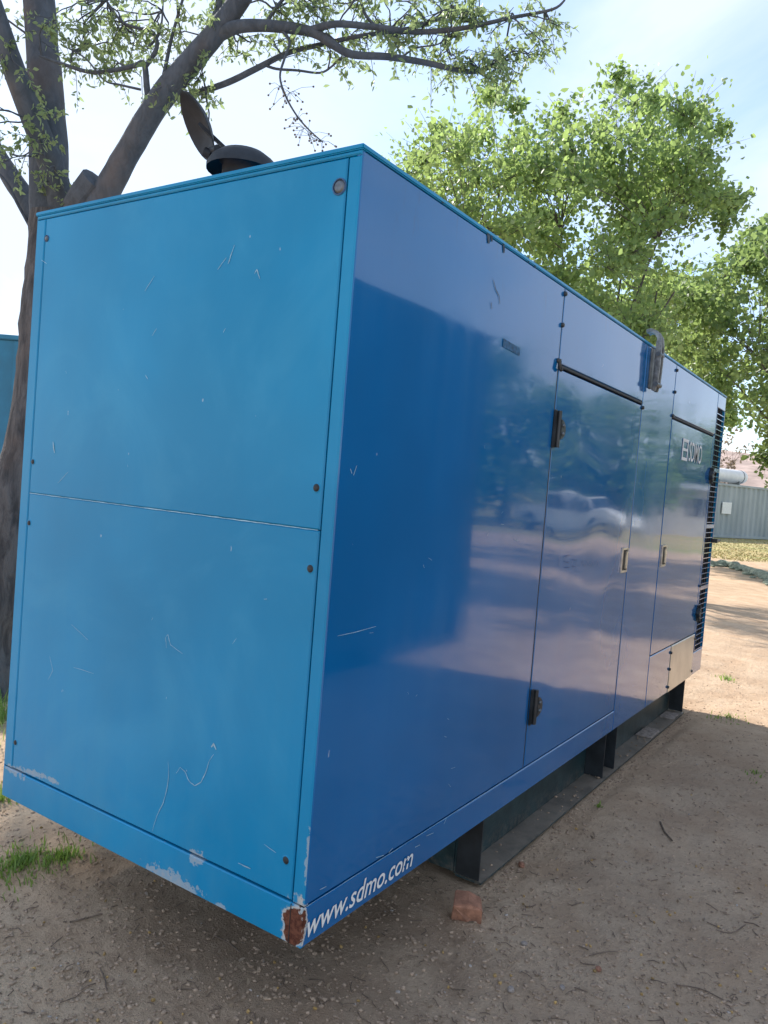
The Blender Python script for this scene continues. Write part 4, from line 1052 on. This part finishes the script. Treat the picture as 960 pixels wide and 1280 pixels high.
# twigs and straw
mb = MB()
for p in ground_scatter(900, 6):
    L_ = .008 + .05 * rr.random() ** 3; a = rr.uniform(0, 6.3); z = gz(p.x, p.y) + .003; q = p + Vector((math.cos(a) * L_, math.sin(a) * L_, 0)); m_ = p.lerp(q, .5) + Vector((rr.gauss(0, L_ * .12), rr.gauss(0, L_ * .12), rr.uniform(0, .004)))
    mb.tube([(p.x, p.y, z), (m_.x, m_.y, z + .002), (q.x, q.y, gz(q.x, q.y) + .003)], rr.uniform(.0006, .0018), 4, False)
mb.build('twig_litter', M['twig'], None, label='thin broken twigs littering the dirt', cat='twigs', kind='stuff')
mb = MB()
lp = []
for p in ground_scatter(1500, 7): lp.append((p.x, p.y, gz(p.x, p.y) + .004))
lo2 = leaves('leaf_litter', np.array(lp), .014, M['deadleaf'], None, 8, .45, 0, .5, 'stuff'); tag(lo2, 'bits of dry leaf scattered over the dirt', 'leaf litter')
def twig(pts, r, label):
    Q = [gpt(u, v) for u, v in pts]; Q = [Vector((q.x, q.y, gz(q.x, q.y) + r + .003)) for q in Q]; mb = MB(); Q = curve_pts(Q, 4, r * .4, 3); mb.tube(Q, r, 6); mb.build('twig', M['twig'], None, label=label, cat='twig')
twig([(825, 1030), (832, 1042), (840, 1053)], .004, 'dark straight twig on the open dirt right of the skid middle')
twig([(87, 1153), (107, 1149), (128, 1145)], .003, 'pale straight twig left of the dark soil under the near end')
twig([(125, 1210), (131, 1222), (133, 1240)], .0022, 'thin bent straw standing out on the dirt at lower left')
twig([(267, 1174), (284, 1181), (299, 1192)], .0022, 'thin pale twig in the dark soil below the end panel')
twig([(846, 1230), (875, 1236), (905, 1250)], .002, 'long thin curved twig near the lower right corner')
twig([(895, 1160), (915, 1164), (932, 1155)], .002, 'fine curved twig at the right edge among berries')
twig([(736, 1196), (754, 1192), (772, 1190)], .0018, 'fine straight twig on the dirt left of the pinkish stone')

def blades(name, cpx, n, spread, hh, label, seed, cat='grass', w0=.003):
    rr = random.Random(seed); mb = MB(); tone = []; c = gpt(*cpx)
    for _ in range(n):
        a = rr.uniform(0, 6.3); d = abs(rr.gauss(0, spread)); x, y = c.x + math.cos(a) * d * 1.3, c.y + math.sin(a) * d; z = gz(x, y); h = hh * rr.uniform(.4, 1.2); l = rr.uniform(.2, .9) * h; a2 = rr.uniform(0, 6.3); dx, dy = math.cos(a2), math.sin(a2); w_ = w0 * rr.uniform(.6, 1.3)
        L3 = [(0, 0, w_), (l * .3, h * .6, w_ * .8), (l, h, .0004)]; v = []
        for o_, zz_, ww in L3: v += [(x + dx * o_ - dy * ww, y + dy * o_ + dx * ww, z + zz_ - .004), (x + dx * o_ + dy * ww, y + dy * o_ - dx * ww, z + zz_ - .004)]
        mb.add(v, [(0, 1, 3, 2), (2, 3, 5, 4)], True); tone += [rr.random()] * 6
    me = mb.mesh(name); at2 = me.attributes.new('tone', 'FLOAT', 'POINT'); at2.data.foreach_set('value', tone[:len(me.vertices)] + [0.5] * (len(me.vertices) - len(tone)))
    return link(name, me, M['grass'], None, label=label, cat=cat, kind='stuff')
blades('grass_tuft', (24, 1086), 520, .085, .034, 'bright green grass tuft at the left edge on the dirt', 61)
blades('grass_tuft', (76, 1078), 220, .05, .032, 'smaller green grass tuft just right of the left edge tuft', 62)
blades('grass_tuft', (2, 1003), 90, .06, .07, 'green grass blades poking out below the far left corner of the end panel', 63)
blades('grass_tuft', (2, 900), 500, .35, .12, 'patch of grass behind the generator at the foot of the near tree', 64)
blades('weed', (908, 850), 60, .06, .035, 'small bright green weed on the sunlit dirt', 65, 'weed', .005)
blades('weed', (910, 898), 70, .10, .03, 'dull low weeds in the shadow edge past the skid end', 66, 'weed', .004)
blades('weed', (748, 1008), 14, .008, .02, 'tiny green seedling beside the skid flange', 67, 'weed', .004)
blades('weed', (945, 970), 30, .05, .03, 'scrap of low weed on the shaded dirt at the right edge', 68, 'weed', .004)
# straw tufts on the field
mb = MB(); rr = random.Random(90)
for _ in range(4500):
    u = rr.uniform(880, 1010); v = rr.uniform(671, 702); p = gpt(u, v)
    if p.x < 24: continue
    h = rr.uniform(.015, .05); a = rr.uniform(0, 6.3); dx, dy = math.cos(a) * .03, math.sin(a) * .03
    mb.add([(p.x - dx, p.y - dy, 0), (p.x + dx, p.y + dy, 0), (p.x + dx * .2 + rr.gauss(0, .03), p.y + dy * .2 + rr.gauss(0, .03), h)], [(0, 1, 2)])
mb.build('straw_grass', simple('straw', (.46, .40, .19), .9, var=.15, scale=.4), None, label='short straw coloured grass in front of the grey container', cat='grass', kind='stuff')
